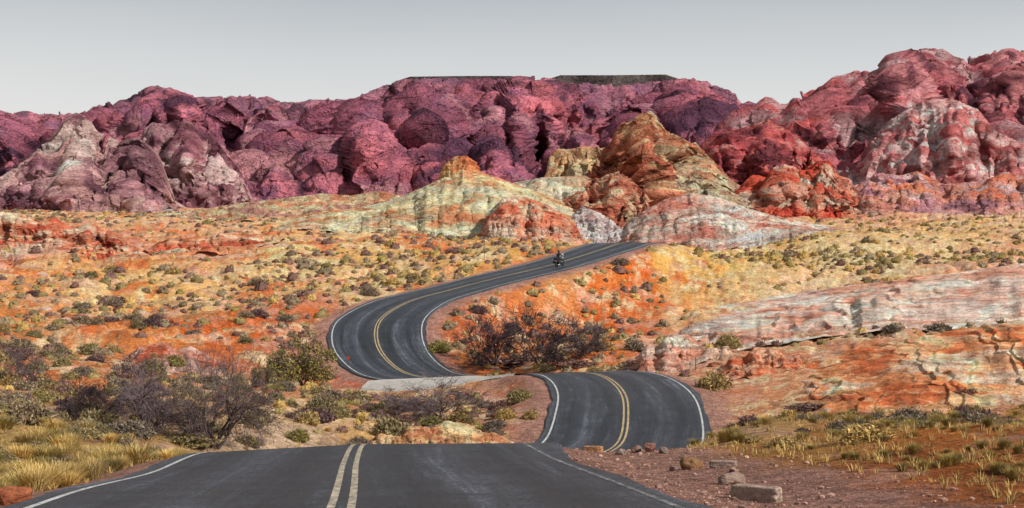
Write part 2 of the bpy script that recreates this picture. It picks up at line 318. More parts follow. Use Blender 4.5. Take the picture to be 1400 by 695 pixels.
def ribbon(name,offs,lift,mat,parent=None,i0=0,i1=None,skirt=False,droop=None):
    i1=i1 or len(S); s=S[i0:i1]; rn=RN[i0:i1]; O=np.array(offs,float)
    if O.ndim==1: O=np.tile(O,(len(s),1))
    X=s[:,0,None]+rn[:,0,None]*O; Y=s[:,1,None]+rn[:,1,None]*O
    ZZ=np.repeat(s[:,2,None],O.shape[1],1)+lift+BK[i0:i1,None]*np.clip(O,-5,0)
    if droop: ZZ=ZZ-.35*sst(4.2,7.5,np.abs(O))
    if skirt: ZZ[:,0]-=.16; ZZ[:,-1]-=.16
    V=np.stack([X,Y,ZZ],-1).reshape(-1,3)
    nr,nc=X.shape; f=gridfaces(nr,nc)
    o=mk(name,V,f[:,::1],None,False,mat,parent)
    at_=o.data.attributes.new('rd','FLOAT_VECTOR','POINT'); ll=np.repeat(ls[i0:i1,None],nc,1)
    at_.data.foreach_set('vector',np.stack([O,ll,np.zeros_like(ll)],-1).astype(np.float32).ravel())
    return o
wl=.14*n2(ls/2.3,ls*0+1.5)+.06*n2(ls/.9,ls*0+4.5); wr=.14*n2(ls/2.3,ls*0+9.5)+.06*n2(ls/.9,ls*0+2.5)
one=np.ones(len(ls)); wd_=1+.10*sst(26,32,S[:,1])*(1-sst(45,60,S[:,1]))
offr=np.stack([-3.96*one+wl,-3.88*one+wl,-3.75*one,-2*one,0*one,2*one,3.85*wd_,4.0*wd_+wr,4.07*wd_+wr],1)
road=ribbon('road',offr,0,M_road,skirt=True); tag(road,'winding two lane asphalt road with yellow centre lines','road',None,'structure')
im=int(np.argmax(S[:,1]>50))
for a_,b_ in ((-.16,-.065),(.065,.16)):
    ribbon('centre_line',[a_,b_],.005,M_yel,road,0,im); ribbon('centre_line',[a_,b_],.005,M_yel2,road,im)
ribbon('edge_line',[-3.57,-3.48],.005,M_white,road); ribbon('edge_line',[3.66,3.75],.005,M_white2,road,0,im); ribbon('edge_line',[3.66,3.75],.005,M_white,road,im)
M_conc=simple('pale_concrete',(.42,.39,.35),.85,0,.2,.2,2)
i0=int(np.argmax(S[:,1]>90)); i1=int(np.argmax(S[:,1]>102.6))
e=np.linspace(0,1,i1-i0); e2=np.minimum(1,3.*e)*np.minimum(1,6*(1-e)+.3)*(1+.25*n2(e*9,e*0+3))
of=np.stack([-4.25-3.2*e2,-4.15-3.0*e2,-4.1+0*e,np.full(len(e),-2.),np.full(len(e),2.),np.full(len(e),4.3),np.full(len(e),4.4)],1)
fo=ribbon('concrete_ford',of,.014,M_conc,None,i0,i1,skirt=True,droop=1); tag(fo,'pale concrete wash crossing between the two curves of the road','ford',None,'structure')
# ---------------------------------------------------------------- rock masses
def massif(name,label,cat,sil,Y0,Y1,nc,nr,cols,disp,strata=None,prof=1.5,kind=None,rnd=True,butt=(0,1),mat=None,cs=1.,cfun=None,seed=0,group=None,ani=1.6,ang=.5,fallf=None,ks=(.6,.75,1.,1.1,1.2),band=.22,gain=1.0):
    sil=np.array(sil,float); px=np.linspace(sil[0,0],sil[-1,0],nc); Sr=np.interp(px,sil[:,0],sil[:,1])
    kx=max(2,int(nc*.006)); ker=np.hanning(kx*2+3)[1:-1]; ker/=ker.sum(); sm=lambda a: np.convolve(np.pad(a,kx,'edge'),ker,'valid')
    Sr=sm(Sr)
    zb=hz((px-700)/F*Y0,np.full(nc,Y0))
    h=np.maximum((HR-Sr)/F*Y1-zb,.02); k=np.clip(h/h.max(),.03,1)**.5 if rnd else np.ones(nc)
    mid=(Y0+Y1)/2; Ya=mid-(mid-Y0)*k; Yb=mid+(Y1-mid)*k
    zb=hz((px-700)/F*Ya,Ya); h=np.maximum((HR-Sr)/F*Yb-zb,.02)
    T_=np.concatenate([np.linspace(-.10,1,nr),np.linspace(1,1.6,nr//5)[1:]]); nt_=len(T_)
    t=T_[:,None]; tc=np.clip(t,0,1)
    bt=butt[0]*(n2(px[None,:]/butt[1]+seed,t*1.3+seed)+.5*n2(px[None,:]/butt[1]*2.3+seed,t*2.7)+.25*n2(px[None,:]/butt[1]*5+seed,t*5))
    Yy=Ya+(Yb-Ya)*t
    pf=1-(1-tc)**prof
    z=zb+h*pf; z=np.where(t<0,zb+h*t*prof*.8,z); z=np.where(t>1,zb+h*(1-((t-1)/.6)**1.6*1.05),z)
    Yq=Yy+bt*np.sin(np.clip(t,0,1)*np.pi)
    X=(px-700)/F*Yq; z=np.where((t>=0)&(t<=1),z*(Yq/Yy),z)
    Pm=np.stack([X,Yq,z],-1)
    n=np.cross(np.gradient(Pm,axis=1),np.gradient(Pm,axis=0)); n=n/(np.linalg.norm(n,axis=-1)[...,None]+1e-9)
    o_=seed*13.7; dd=0; fall=np.clip(h/(.25*h.max()),.08,1)[None,:]*np.where(t<0,.3,1)
    if fallf: fall=fall*fallf(px[None,:],t)
    ca,sa=math.cos(ang),math.sin(ang); U=Pm[...,0]*ca+Pm[...,2]*sa; Wv=-Pm[...,0]*sa+Pm[...,2]*ca
    b0=None
    for i,(A,s_) in enumerate(disp):
        x,y,zq=U/(s_*ani)+o_,Pm[...,1]/s_*.8+o_,Wv/s_*1.15
        if i>0: x=x+.6*b0; zq=zq+.6*b0
        v_=n3(x,y,zq); b=np.minimum(np.abs(v_)*1.8,1.1)**.85
        if b0 is None: b0=v_
        if i>=1:
            r_=1-np.minimum(np.abs(n3(x*1.3+31,y*1.3,zq*1.3+17))*2,1.1); b=.5*b+.5*r_
        dd=dd+A*ks[min(i,4)]*(b-.42)
    lay=0
    if strata:
        A,step,tl=strata; ph=(Pm[...,2]+tl*Pm[...,0]+1.1*step*n3(Pm[...,0]/(9*step),Pm[...,1]/(9*step),Pm[...,2]/(6*step)))/step
        fr=ph-np.floor(ph); hh=n2(ph*.37,ph*.13+seed)+.7
        prf=np.where(fr<.8,.35+.65*fr/.8,1-(fr-.8)/.2*.65)
        dd=dd+A*hh*(prf-.6); lay=n2(ph*.8+seed,ph*.31)+.6*n2(ph*2.1,ph*.7+seed)
    Pm=Pm+n*(dd*fall)[...,None]
    edges=np.linspace(sil[0,0],sil[-1,0],nc//2+1); xc=(edges[1:]+edges[:-1])/2; tgt=np.interp(xc,px,Sr)
    kk=max(2,int(nc*.5*.010)); ke=np.hanning(kk*2+3)[1:-1]; ke/=ke.sum()
    for _ in range(2):
        pp=700+F*Pm[...,0]/Pm[...,1]; rr=HR-F*Pm[...,2]/Pm[...,1]; ib=np.clip(np.searchsorted(edges,pp.ravel())-1,0,len(xc)-1)
        top=np.full(len(xc),1e9); np.minimum.at(top,ib,rr.ravel()); top=np.where(top>1e8,tgt,top)
        br=np.interp(xc,px,HR-F*zb/Ya)
        gk=np.clip((br-tgt+3)/(np.maximum(br-top,0)+3),.35,1.7); gk=np.convolve(np.pad(gk,kk,'edge'),ke,'valid')
        gg=np.interp(pp,xc,gk); zbb=np.interp(pp,px,zb); Pm[...,2]=np.where(Pm[...,2]>zbb,zbb+(Pm[...,2]-zbb)*gg,Pm[...,2])
    x,y,zq=Pm[...,0]/cs+o_,Pm[...,1]/cs,Pm[...,2]/cs*1.6
    f1=n3(x,y,zq)+.5*n3(x*2.7,y*2.7,zq*2.7)+.3*n3(x*7,y*7,zq*7); f2=n3(x+40,y,zq)+.5*n3(x*3+9,y*3,zq*3)+.3*n3(x*8,y*8,zq*8)
    cl=[lin(c) for c in cols]
    Cm=np.tile(cl[0],(*Pm.shape[:2],1)); Cm=cmix(Cm,cl[1],sst(-.2,.25,f1)); Cm=cmix(Cm,cl[2],sst(.05,.4,f2))
    if len(cl)>3: Cm=cmix(Cm,cl[3],sst(.15,.4,-f2))
    if cfun: Cm=cfun(Cm,px[None,:]+0*t,t+0*px[None,:],HR-F*Pm[...,2]/Pm[...,1],f1,f2)
    if strata: Cm=Cm*(1+band*lay*2)[...,None]
    Cm=np.clip(Cm*.86*gain,.005,.70)
    o=mk(name,Pm.reshape(-1,3),gridfaces(nt_,nc),Cm.reshape(-1,3),True,mat or M_mid)
    rebase(o); tag(o,label,cat,group,kind); return o
silL=[(-420,190),(-250,165),(-100,158),(0,155),(50,160),(115,157),(130,146),(165,140),(188,128),(205,117),(240,122),(265,133),(330,132),(370,134),(387,141),(405,141),(430,137),(480,137),(500,128),(535,114),(548,109),(705,108),(730,108),(755,108),(770,114),(850,118),(915,110),(940,107),(970,113),(985,121),(1003,124),(1012,142),(1060,150),(1150,150),(1300,150)]
def cL(Cm,px,t,row,f1,f2):
    Cm=cmix(Cm,lin((184,92,94)),.5*sst(.1,.5,f1)*sst(400,650,px)*sst(.0,.3,1-t))
    Cm=cmix(Cm,lin((214,150,148)),.55*sst(.25,.6,f2)*(1-sst(.5,.9,t)))
    return cmix(Cm,lin((190,140,150)),.4*sst(.65,1.,t))  # paler pink towards the crest: lit look put into the vertex colour
massif('mountain_range',"long dark purple and maroon rock range along the skyline with mesa tops behind it",'mountain range',silL,430,760,1500,320,[(144,84,100),(180,106,118),(112,70,96),(84,52,70)],[(26,130),(14,55),(8.5,23),(3.8,10),(1.6,4.4)],(1.2,8,.25),1.25,'structure',False,(105,70),M_far,45,cL,1,fallf=lambda px,t: 1-.75*sst(.82,.97,t),ang=1.25,ani=3.0,gain=1.6,band=.12)
mesaf=dict(kind='structure',rnd=False,mat=M_far,cs=20)
massif('mesa','flat dark grey green mesa top left of the centre skyline, the longer one','mesa',[(535,122),(545,110),(560,105),(640,104),(700,104),(714,108),(735,122)],775,795,300,40,[(104,94,92),(88,80,80),(116,106,100)],[(3,14),(1.6,4)],None,1.2,seed=31,**mesaf)
massif('mesa','flat dark grey green mesa top right of the centre skyline, the thicker one','mesa',[(735,122),(750,108),(766,103),(840,103),(910,102),(926,107),(946,122)],775,795,300,40,[(104,94,92),(88,80,80),(116,106,100)],[(3,14),(1.6,4)],None,1.2,seed=32,**mesaf)
massif('rock_mountain','pale pinkish grey rock mass at the far left in front of the purple range','rock mountain',[(-160,240),(-60,262),(0,243),(40,215),(75,183),(92,160),(104,154),(118,160),(132,180),(150,188),(170,196),(186,188),(205,200),(220,222),(232,250),(244,284)],330,395,420,220,[(198,154,150),(166,122,128),(214,182,174),(126,86,96)],[(11,34),(7,13),(3.8,5.5),(1.6,2.3)],(1.2,4.5,.4),1.12,'structure',True,(18,36),M_mid,22,None,2,ang=1.1,ani=2.4,gain=1.2)
massif('rock_mountain','grey and pink rock mass with ragged top right of the far left massif','rock mountain',[(175,282),(186,215),(196,176),(210,168),(225,170),(240,164),(262,168),(278,184),(290,182),(305,204),(330,235),(350,280)],390,440,300,220,[(182,138,142),(148,96,106),(210,180,176),(116,72,84)],[(11,34),(7,13),(3.8,5.5),(1.6,2.3)],(1.2,4.5,.4),1.12,'structure',True,(14,36),M_mid,22,None,3,ang=1.1,ani=2.4,gain=1.2)
massif('rock_mountain','high dark red rock massif filling the skyline at the right','rock mountain',[(925,262),(950,215),(975,180),(1008,150),(1050,141),(1068,150),(1090,132),(1120,120),(1140,107),(1170,97),(1195,99),(1205,83),(1245,71),(1265,66),(1290,68),(1308,82),(1330,80),(1375,68),(1410,72),(1500,90),(1650,120),(1900,170)],360,520,800,340,[(176,98,104),(200,130,132),(148,72,82),(106,62,74)],[(22,62),(11,27),(6,12),(2.8,5.5),(1.2,2.6)],(1.6,5.5,-.35),1.2,'structure',False,(40,60),M_mid,26,
  lambda Cm,px,t,row,f1,f2: cmix(cmix(Cm,lin((206,84,80)),.65*sst(.05,.35,f1)*(1-sst(1120,1220,px))),lin((226,192,192)),.65*sst(.2,.5,f2)),4,ang=-.5,ani=3.0,gain=1.35)
massif('rock_dome','large pale pink striped rock dome below the dark red peak at the right','rock dome',[(1150,250),(1165,235),(1182,203),(1215,165),(1260,138),(1300,134),(1338,150),(1362,180),(1400,196),(1440,215),(1500,250)],300,352,420,220,[(222,168,164),(236,206,200),(202,122,120),(178,96,94)],[(7,32),(2.6,11),(1.2,4.6),(.5,1.8)],(1.0,3.0,-.45),1.5,'structure',True,(9,45),M_mid,16,None,5,ang=-.45,ani=4,gain=1.15)
massif('rock_outcrop','bright orange red boulder outcrop between the centre pinnacle and the right dome','rock outcrop',[(990,282),(1004,262),(1018,252),(1028,240),(1046,243),(1056,230),(1070,224),(1086,228),(1096,236),(1110,220),(1134,220),(1144,240),(1160,244),(1172,262),(1190,268),(1215,284)],262,292,340,150,[(230,122,94),(238,162,138),(212,88,68),(242,194,172)],[(6,15),(3.2,6),(1.5,2.5),(.6,1.1)],(.6,1.8,-.1),1.15,None,True,(8,20),M_mid,10,None,6,ang=.3,ani=2.2,gain=1.2)
massif('rock_outcrop','low pink and grey rock ledge at the foot of the right dome','rock outcrop',[(1120,285),(1160,258),(1200,236),(1230,240),(1255,234),(1290,252),(1340,248),(1370,238),(1400,240),(1500,225),(1600,250)],268,305,400,130,[(224,150,132),(214,176,174),(234,130,98),(186,132,140)],[(3.6,17),(2.0,6),(1.0,2.5),(.4,1.1)],(.7,1.9,-.15),1.2,None,True,(8,36),M_mid,12,None,7,ani=3.6,ang=-.2,gain=1.18)
massif('rock_outcrop','dark red jagged rock slope right behind the centre pinnacle','rock outcrop',[(925,275),(950,205),(975,182),(1010,178),(1050,165),(1080,180),(1110,205),(1150,240),(1170,270)],318,352,320,160,[(206,100,98),(176,80,84),(226,146,136),(132,68,76)],[(7,20),(4.2,8),(2.0,3.2),(.9,1.4)],(1.0,2.6,-.4),1.1,'structure',True,(12,26),M_mid,12,None,8,ang=-.6,ani=2.2,gain=1.3)
# centre group
def cPin(Cm,px,t,row,f1,f2):
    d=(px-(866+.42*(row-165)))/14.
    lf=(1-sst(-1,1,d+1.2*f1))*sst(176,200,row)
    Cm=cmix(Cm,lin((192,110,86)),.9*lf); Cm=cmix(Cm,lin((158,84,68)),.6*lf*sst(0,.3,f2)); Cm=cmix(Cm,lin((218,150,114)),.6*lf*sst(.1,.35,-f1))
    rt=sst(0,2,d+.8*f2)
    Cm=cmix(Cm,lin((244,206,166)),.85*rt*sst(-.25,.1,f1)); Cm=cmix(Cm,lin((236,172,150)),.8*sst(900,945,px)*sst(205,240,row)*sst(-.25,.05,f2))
    return Cm
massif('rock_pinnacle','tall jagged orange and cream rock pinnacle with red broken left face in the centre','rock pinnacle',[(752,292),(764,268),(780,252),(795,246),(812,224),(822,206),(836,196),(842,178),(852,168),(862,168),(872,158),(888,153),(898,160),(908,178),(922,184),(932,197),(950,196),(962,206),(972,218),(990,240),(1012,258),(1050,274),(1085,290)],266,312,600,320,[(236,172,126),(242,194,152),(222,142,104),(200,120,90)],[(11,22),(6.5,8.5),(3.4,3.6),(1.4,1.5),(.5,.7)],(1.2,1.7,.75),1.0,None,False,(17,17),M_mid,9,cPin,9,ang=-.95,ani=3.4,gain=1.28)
massif('rock_slope','red brown broken rock pile under the left face of the centre pinnacle','rock slope',[(748,306),(765,286),(785,268),(806,256),(826,240),(845,234),(862,244),(880,262),(896,282),(912,306)],250,268,260,130,[(200,116,92),(218,150,118),(172,90,72),(228,174,142)],[(4,9),(2.2,4),(1.1,1.8),(.5,.8)],(.5,1.1,.6),1.05,None,True,(5,16),M_mid,5,None,27,ang=.9,ani=2.2,gain=1.25)
massif('rock_outcrop','square yellow rock block rising left behind the centre pinnacle','rock outcrop',[(745,245),(750,214),(762,203),(778,204),(800,200),(842,204),(862,230),(880,245)],322,342,160,90,[(240,196,148),(232,172,126),(242,208,170),(198,142,112)],[(5,13),(3.0,5),(1.3,2)],(.9,2.4,.2),1.1,None,True,(5,20),M_mid,9,None,10,gain=1.15)
massif('rock_slope','pale cream sandstone slope behind the orange domes in the centre','rock slope',[(640,290),(690,252),(740,243),(800,240),(860,250),(900,280)],275,305,260,90,[(246,214,180),(240,198,160),(246,222,196),(228,180,142)],[(2.0,18),(1.2,6),(.6,2)],(.4,1.6,.15),1.3,'structure',True,(4,40),M_mid,10,None,11,ani=3,ang=-.2,band=.12,gain=1.05)
massif('rock_dome','broad smooth cream sandstone dome left of centre','rock dome',[(380,300),(430,292),(490,284),(530,276),(565,262),(600,246),(632,232),(660,236),(700,250),(745,266),(790,285),(830,310)],218,272,520,170,[(246,208,164),(244,194,146),(246,220,186),(234,156,112)],[(1.8,20),(.9,7),(.45,2.4),(.22,.8)],(.5,1.1,.2),1.35,'structure',True,(5,55),M_mid,10,
   lambda Cm,px,t,row,f1,f2: cmix(Cm,lin((232,138,92)),.5*sst(.1,.45,f1)*sst(.25,.7,1-t)),12,ani=4,ang=.25,band=.10,gain=1.12)
massif('rock_mound','small rounded orange rock mound on top of the cream dome','rock mound',[(598,246),(606,226),(622,214),(638,213),(652,222),(662,240)],262,273,130,70,[(234,158,104),(224,136,88),(238,180,126),(206,112,76)],[(1.6,5),(.9,2),(.4,.8)],(.3,.9,.1),1.6,None,True,(1,30),M_mid,5,None,13,gain=1.1)
massif('rock_dome','orange red layered rock dome beside the end of the road','rock dome',[(655,322),(668,290),(688,270),(715,268),(748,280),(772,296),(790,312),(798,330)],205,226,260,130,[(230,148,114),(238,176,146),(220,118,88),(242,202,178)],[(1.9,9),(1.0,3.6),(.5,1.4),(.22,.5)],(.5,.9,.12),1.4,None,True,(4,22),M_mid,7,None,14,ani=3.5,ang=-.3,band=.22,gain=1.15)
massif('rock_dome','pink and cream striped dome below the centre pinnacle right of the road end','rock dome',[(840,328),(858,302),(880,288),(910,272),(945,264),(985,270),(1020,284),(1060,296),(1110,306),(1170,314),(1230,318)],210,248,480,150,[(236,178,160),(244,206,186),(224,142,122),(246,220,204)],[(1.2,14),(.7,5),(.35,1.6),(.18,.5)],(.6,.9,-.14),1.35,None,True,(4,50),M_mid,9,None,15,ani=6,ang=-.12,band=.24,gain=1.1)
massif('rock_outcrop','small whitish crumbly rock wedged between the two domes at the road end','rock outcrop',[(772,325),(782,294),(796,282),(818,290),(835,300),(858,320)],228,242,150,90,[(236,214,208),(210,192,194),(242,230,220),(200,162,152)],[(2.6,6),(1.5,2.4),(.7,1)],(.4,1.1,.1),1.2,None,True,(2,20),M_mid,4,None,16,gain=1.05)
massif('rock_ridge','low tan yellow rock ridge in front of the purple range left of centre','rock ridge',[(150,300),(230,292),(300,283),(340,278),(380,274),(410,270),(440,266),(480,268),(520,262),(560,270),(600,266),(640,285),(700,300)],262,320,520,110,[(234,186,142),(240,202,160),(218,148,112),(182,134,122)],[(4.0,20),(2.4,7),(1.3,2.8),(.6,1.2)],(.6,1.7,.1),1.2,'structure',True,(8,50),M_mid,12,None,17,ani=2.5,ang=.1,gain=1.12)
massif('rock_outcrop','layered red rock ledges at the far left edge of the slope','rock outcrop',[(-200,310),(-80,285),(-10,288),(30,292),(50,304),(75,298),(100,312),(120,305),(150,315),(185,332),(205,346)],168,196,380,130,[(218,120,88),(230,152,116),(202,94,70),(236,184,156)],[(2.0,9),(1.2,3.6),(.7,1.5),(.3,.6)],(.6,.9,.12),1.15,None,True,(6,24),M_near,6,None,18,ani=4,ang=.15,band=.22,gain=1.15)
massif('rock_outcrop','smaller layered red rock ledges right of the far left ones','rock outcrop',[(190,350),(215,332),(250,322),(275,330),(300,318),(345,322),(380,335),(410,345)],178,200,280,90,[(226,136,98),(234,164,128),(208,104,74),(240,190,162)],[(1.6,7),(.9,3),(.5,1.2),(.2,.5)],(.5,.8,.1),1.15,None,True,(5,24),M_near,6,None,19,ani=4,ang=.15,band=.22,gain=1.15)
massif('rock_outcrop','big layered orange sandstone ledges filling the right side above the dry grass','rock outcrop',[(950,560),(975,540),(1005,526),(1045,512),(1080,500),(1110,490),(1180,476),(1230,468),(1270,460),(1330,450),(1400,440),(1480,434),(1600,436),(1800,470)],62,90,1000,360,[(230,150,98),(238,180,134),(218,120,72),(240,202,172)],[(.8,9),(.4,3),(.2,1.0),(.09,.4)],(.30,.36,-.42),1.12,None,False,(2.2,90),M_near,4.5,None,20,ani=7,ang=.40,band=.26,gain=1.08)
massif('rock_slab','long pale pink sandstone slab on the right slope above the orange ledges','rock slab',[(850,464),(900,447),(960,424),(1040,408),(1150,392),(1300,374),(1400,360),(1500,348),(1700,346),(1900,390)],102,144,900,260,[(240,194,172),(244,208,190),(230,164,136),(246,218,202)],[(1.1,16),(.5,5),(.25,1.4),(.11,.5)],(.42,.50,-.22),1.15,'structure',False,(4,80),M_near,6,None,21,ani=7,ang=.2,band=.2,gain=1.05)
massif('rock_outcrop','rounded pink boulders at the foot of the pale slab near the road bend','rock outcrop',[(872,488),(885,470),(898,474),(912,458),(940,457),(952,466),(965,462),(985,480)],93,100,200,90,[(234,186,164),(226,160,134),(240,208,188),(210,130,104)],[(.9,3),(.5,1.2),(.22,.5)],(.18,.5,-.1),1.3,None,True,(.8,20),M_near,3,None,22)
massif('rock_outcrop','red orange knobby rocks just left of the big ledges','rock outcrop',[(985,506),(1000,488),(1018,490),(1030,474),(1062,478),(1075,488),(1090,484),(1125,494),(1140,510)],84,92,260,90,[(224,138,96),(210,106,70),(234,176,142),(238,198,172)],[(.9,3),(.5,1.2),(.25,.5)],(.22,.45,-.1),1.2,None,True,(1.,20),M_near,3,None,23)
massif('rock_outcrop','yellow eroded sandstone bank beyond the foreground crest left of the road','rock outcrop',[(480,612),(505,604),(520,594),(545,596),(560,584),(590,586),(610,577),(640,582),(660,594),(675,592),(700,606)],52,60,260,100,[(240,196,142),(230,174,120),(242,210,164),(208,138,98)],[(.6,2),(.35,.8),(.16,.35)],(.18,.28,.1),1.1,None,True,(.9,20),M_near,2,None,24,ani=2,gain=1.05)
massif('rock_outcrop','pink and red rock shelf on the left slope above the bare trees','rock outcrop',[(120,510),(150,492),(170,494),(190,475),(225,468),(240,480),(260,473),(290,490),(310,502)],88,98,240,90,[(224,160,140),(214,126,92),(234,190,172),(196,102,72)],[(.9,3),(.5,1.2),(.25,.5)],(.26,.45,.1),1.15,None,True,(1.,20),M_near,3,None,25,ani=2.5,ang=.3)
# ---------------------------------------------------------------- plants
def unit(a): return a/(np.linalg.norm(a,axis=-1)[...,None]+1e-9)
def lumpf(d,seed): return .86+.34*n3(d[...,0]*2+seed,d[...,1]*2,d[...,2]*2+seed)
def core(nt_,np_,k,H,seed,col):
    th=np.arange(nt_)/nt_*2*np.pi; ph=np.linspace(-.12,1.52,np_)
    TH,PH=np.meshgrid(th,ph); d=np.stack([np.cos(PH)*np.cos(TH),np.cos(PH)*np.sin(TH),np.sin(PH)],-1)
    r=lumpf(d,seed)*k*(1+.22*n3(d[...,0]*5+seed,d[...,1]*5,d[...,2]*5)); v=(d*r[...,None]*np.array([1,1,H*1.15])).reshape(-1,3)
    i=np.arange(np_-1)[:,None]*nt_; j=np.arange(nt_)[None]; j2=(j+1)%nt_
    f=np.stack([i+j,i+j2,i+nt_+j2,i+nt_+j],-1).reshape(-1,4)
    return v,f,np.tile(col,(len(v),1))*(.75+.5*rng.random(len(v)))[:,None]
def leafcloud(r,n,R,H,size,asp,cols,seed):
    d=unit(r.normal(size=(n,3))); d[:,2]=np.abs(d[:,2])*1.0-.04
    rad=(.76+.26*r.random(n)**.7)*(lumpf(d,seed)+.05*r.normal(size=n))
    c=d*rad[:,None]*np.array([R,R,H*1.15]); 
    a=unit(unit(d+np.array([0,0,.4]))+.8*r.normal(size=(n,3))); b=unit(np.cross(a,r.normal(size=(n,3))))
    s=size*(.6+.8*r.random(n))[:,None]
    v=np.stack([c-a*s*asp-b*s*.25,c-a*s*asp*.2+b*s*.5,c+a*s*asp+b*s*.12,c+a*s*asp*.1-b*s*.5],1).reshape(-1,3); v[:,2]=np.maximum(v[:,2],-.05)
    cl=np.array([lin(x) for x in cols]); k=r.integers(0,len(cl),n); cc_=cl[k]*(.75+.5*r.random(n))[:,None]
    return v,np.arange(4*n).reshape(-1,4),np.repeat(cc_,4,0)
def tubes(segs,k):
    s=np.array(segs,float); p0=s[:,0:3];p1=s[:,3:6];r0=s[:,6];r1=s[:,7]; d=unit(p1-p0)
    u=unit(np.cross(d,np.array([.3,.5,.81]))); w_=np.cross(d,u); a=np.arange(k)/k*2*np.pi
    ring=np.cos(a)[None,:,None]*u[:,None]+np.sin(a)[None,:,None]*w_[:,None]
    v=np.concatenate([p0[:,None]+ring*r0[:,None,None],p1[:,None]+ring*r1[:,None,None]],1).reshape(-1,3)
    i=np.arange(len(s))[:,None]*2*k; j=np.arange(k)[None]; j2=(j+1)%k
    f=np.stack([i+j,i+j2,i+k+j2,i+k+j],-1).reshape(-1,4); return v,f
def join(parts):
    V=[];Fc=[];Cc=[];o=0
    for v,f,c in parts: V.append(v);Fc.append(f+o);Cc.append(c);o+=len(v)
    return np.concatenate(V),np.concatenate(Fc),np.concatenate(Cc)
def shrubmesh(r,n,cols,seed,size=.10,H=.75):
    v,f,c=leafcloud(r,n,1,H,size,1.5,cols,seed)
    seg=[]
    for _ in range(60):
        a=r.random()*6.28; e=.1+r.random()*1.2; ln=.95+.2*r.random(); dz=math.sin(e)*H*1.15
        seg.append((0,0,-.05,math.cos(a)*math.cos(e)*ln,math.sin(a)*math.cos(e)*ln,dz*ln,.02,.006))
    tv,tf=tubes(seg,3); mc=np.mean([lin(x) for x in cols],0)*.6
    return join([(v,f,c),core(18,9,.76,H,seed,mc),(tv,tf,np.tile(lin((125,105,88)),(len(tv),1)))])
pal={'olive':[(130,116,80),(144,130,92),(108,98,68),(158,144,104)],'grey':[(138,122,104),(118,104,88),(156,142,120),(100,88,76)],'gold':[(184,154,98),(162,134,84),(194,170,112),(134,112,72)],'brown':[(120,92,88),(102,76,76),(140,110,102),(86,66,64)],'green':[(122,114,66),(134,126,74),(102,96,56),(148,136,84)]}
SM={}
for kname,hh in (('olive',.75),('grey',.72),('gold',.8),('brown',.65),('green',.8)):
    SM[kname]=[]
    for q in range(3):
        v,f,c=shrubmesh(rng,1000,pal[kname],q*7.3,.06,hh); SM[kname].append(mk('desert_shrub',v,f,c,False,M_leaf,link=False))
def grassmesh(r,n,cols,h=1.,w_=.010):
    a=r.random(n)*6.28; rr=.24*np.sqrt(r.random(n)); out=.12+.75*r.random(n)**1.3; hh=h*(.45+.55*r.random(n)); hh*=np.cos(out*.7)
    b=np.stack([np.cos(a)*rr,np.sin(a)*rr,np.zeros(n)-.03],1); dr=np.stack([np.cos(a),np.sin(a),0*a],1); dr=unit(dr+.4*r.normal(size=(n,3))*[1,1,0]); sd=np.stack([-dr[:,1],dr[:,0],0*a],1)
    P0=b;P1=b+dr*(out*.35*h)[:,None]+np.array([0,0,1])*(hh*.6)[:,None]; P2=b+dr*(out*.9*h)[:,None]+np.array([0,0,1])*hh[:,None]
    v=np.stack([P0-sd*w_,P0+sd*w_,P1+sd*w_*.8,P1-sd*w_*.8,P2+sd*w_*.2,P2-sd*w_*.2],1).reshape(-1,3)
    i=np.arange(n)[:,None]*6; f=np.concatenate([i+np.array([0,1,2,3]),i+np.array([3,2,4,5])]); cl=np.array([lin(x) for x in cols]); cc_=cl[r.integers(0,len(cl),n)]*(.6+.7*r.random(n))[:,None]
    return v,f,np.repeat(cc_,6,0)
GMs=[mk('grass_clump',*grassmesh(rng,650,[(206,176,110),(184,152,90),(220,194,134),(146,122,74)]),False,M_grass,link=False) for _ in range(4)]
GM2=[mk('grass_clump',*grassmesh(rng,650,[(156,136,80),(138,120,68),(178,156,96),(116,100,58)]),False,M_grass,link=False) for _ in range(3)]
def put(me,name,x,y,s,sz,label,cat,group,sink=.04,ang=None):
    o=bpy.data.objects.new(name,me); COL.objects.link(o); o.location=(x,y,float(hz(x,y))-sink*s); o.scale=(s,s*random.uniform(.85,1.15),s*sz); o.rotation_euler=(0,0,random.uniform(0,6.28) if ang is None else ang)
    return tag(o,label,cat,group)
def zone(px,Y):
    if Y>165: return ('small distant rounded desert shrub on the far slope below the rock domes','shrubs on the far slope')
    if px<470 and Y>70: return ('rounded dry desert shrub on the orange slope left of the winding road','shrubs on the left slope')
    if Y>104 and px<900: return ('rounded dry desert shrub on the bank inside the road curve','shrubs inside the curve')
    if px>=900 and Y>88: return ('rounded dry desert shrub on the yellow slope right of the winding road','shrubs on the right slope')
    if px<760: return ('low dry shrub in the hollow beyond the foreground crest','shrubs in the hollow')
    return ('low dry shrub on the near right bank beside the grey bend','shrubs on the near right bank')
cand=[]
n=22000; pxs=rng.uniform(-90,1490,n); Ys=np.sqrt(rng.uniform(40**2,330**2,n)); Ys=np.where(rng.random(n)<.42,rng.uniform(42,175,n),Ys)
Xs=(pxs-700)/F*Ys; dn=n2(Xs/14+3,Ys/18)+.3*n2(Xs/4+3,Ys/5); la,_,_=roaddist(Xs,Ys); la=np.abs(la); rmk=samp(RM,Xs,Ys)
keep=(la>5.6)&(rng.random(n)<np.clip(.58+dn*1.0,0,1))&(rng.random(n)>rmk*.8)
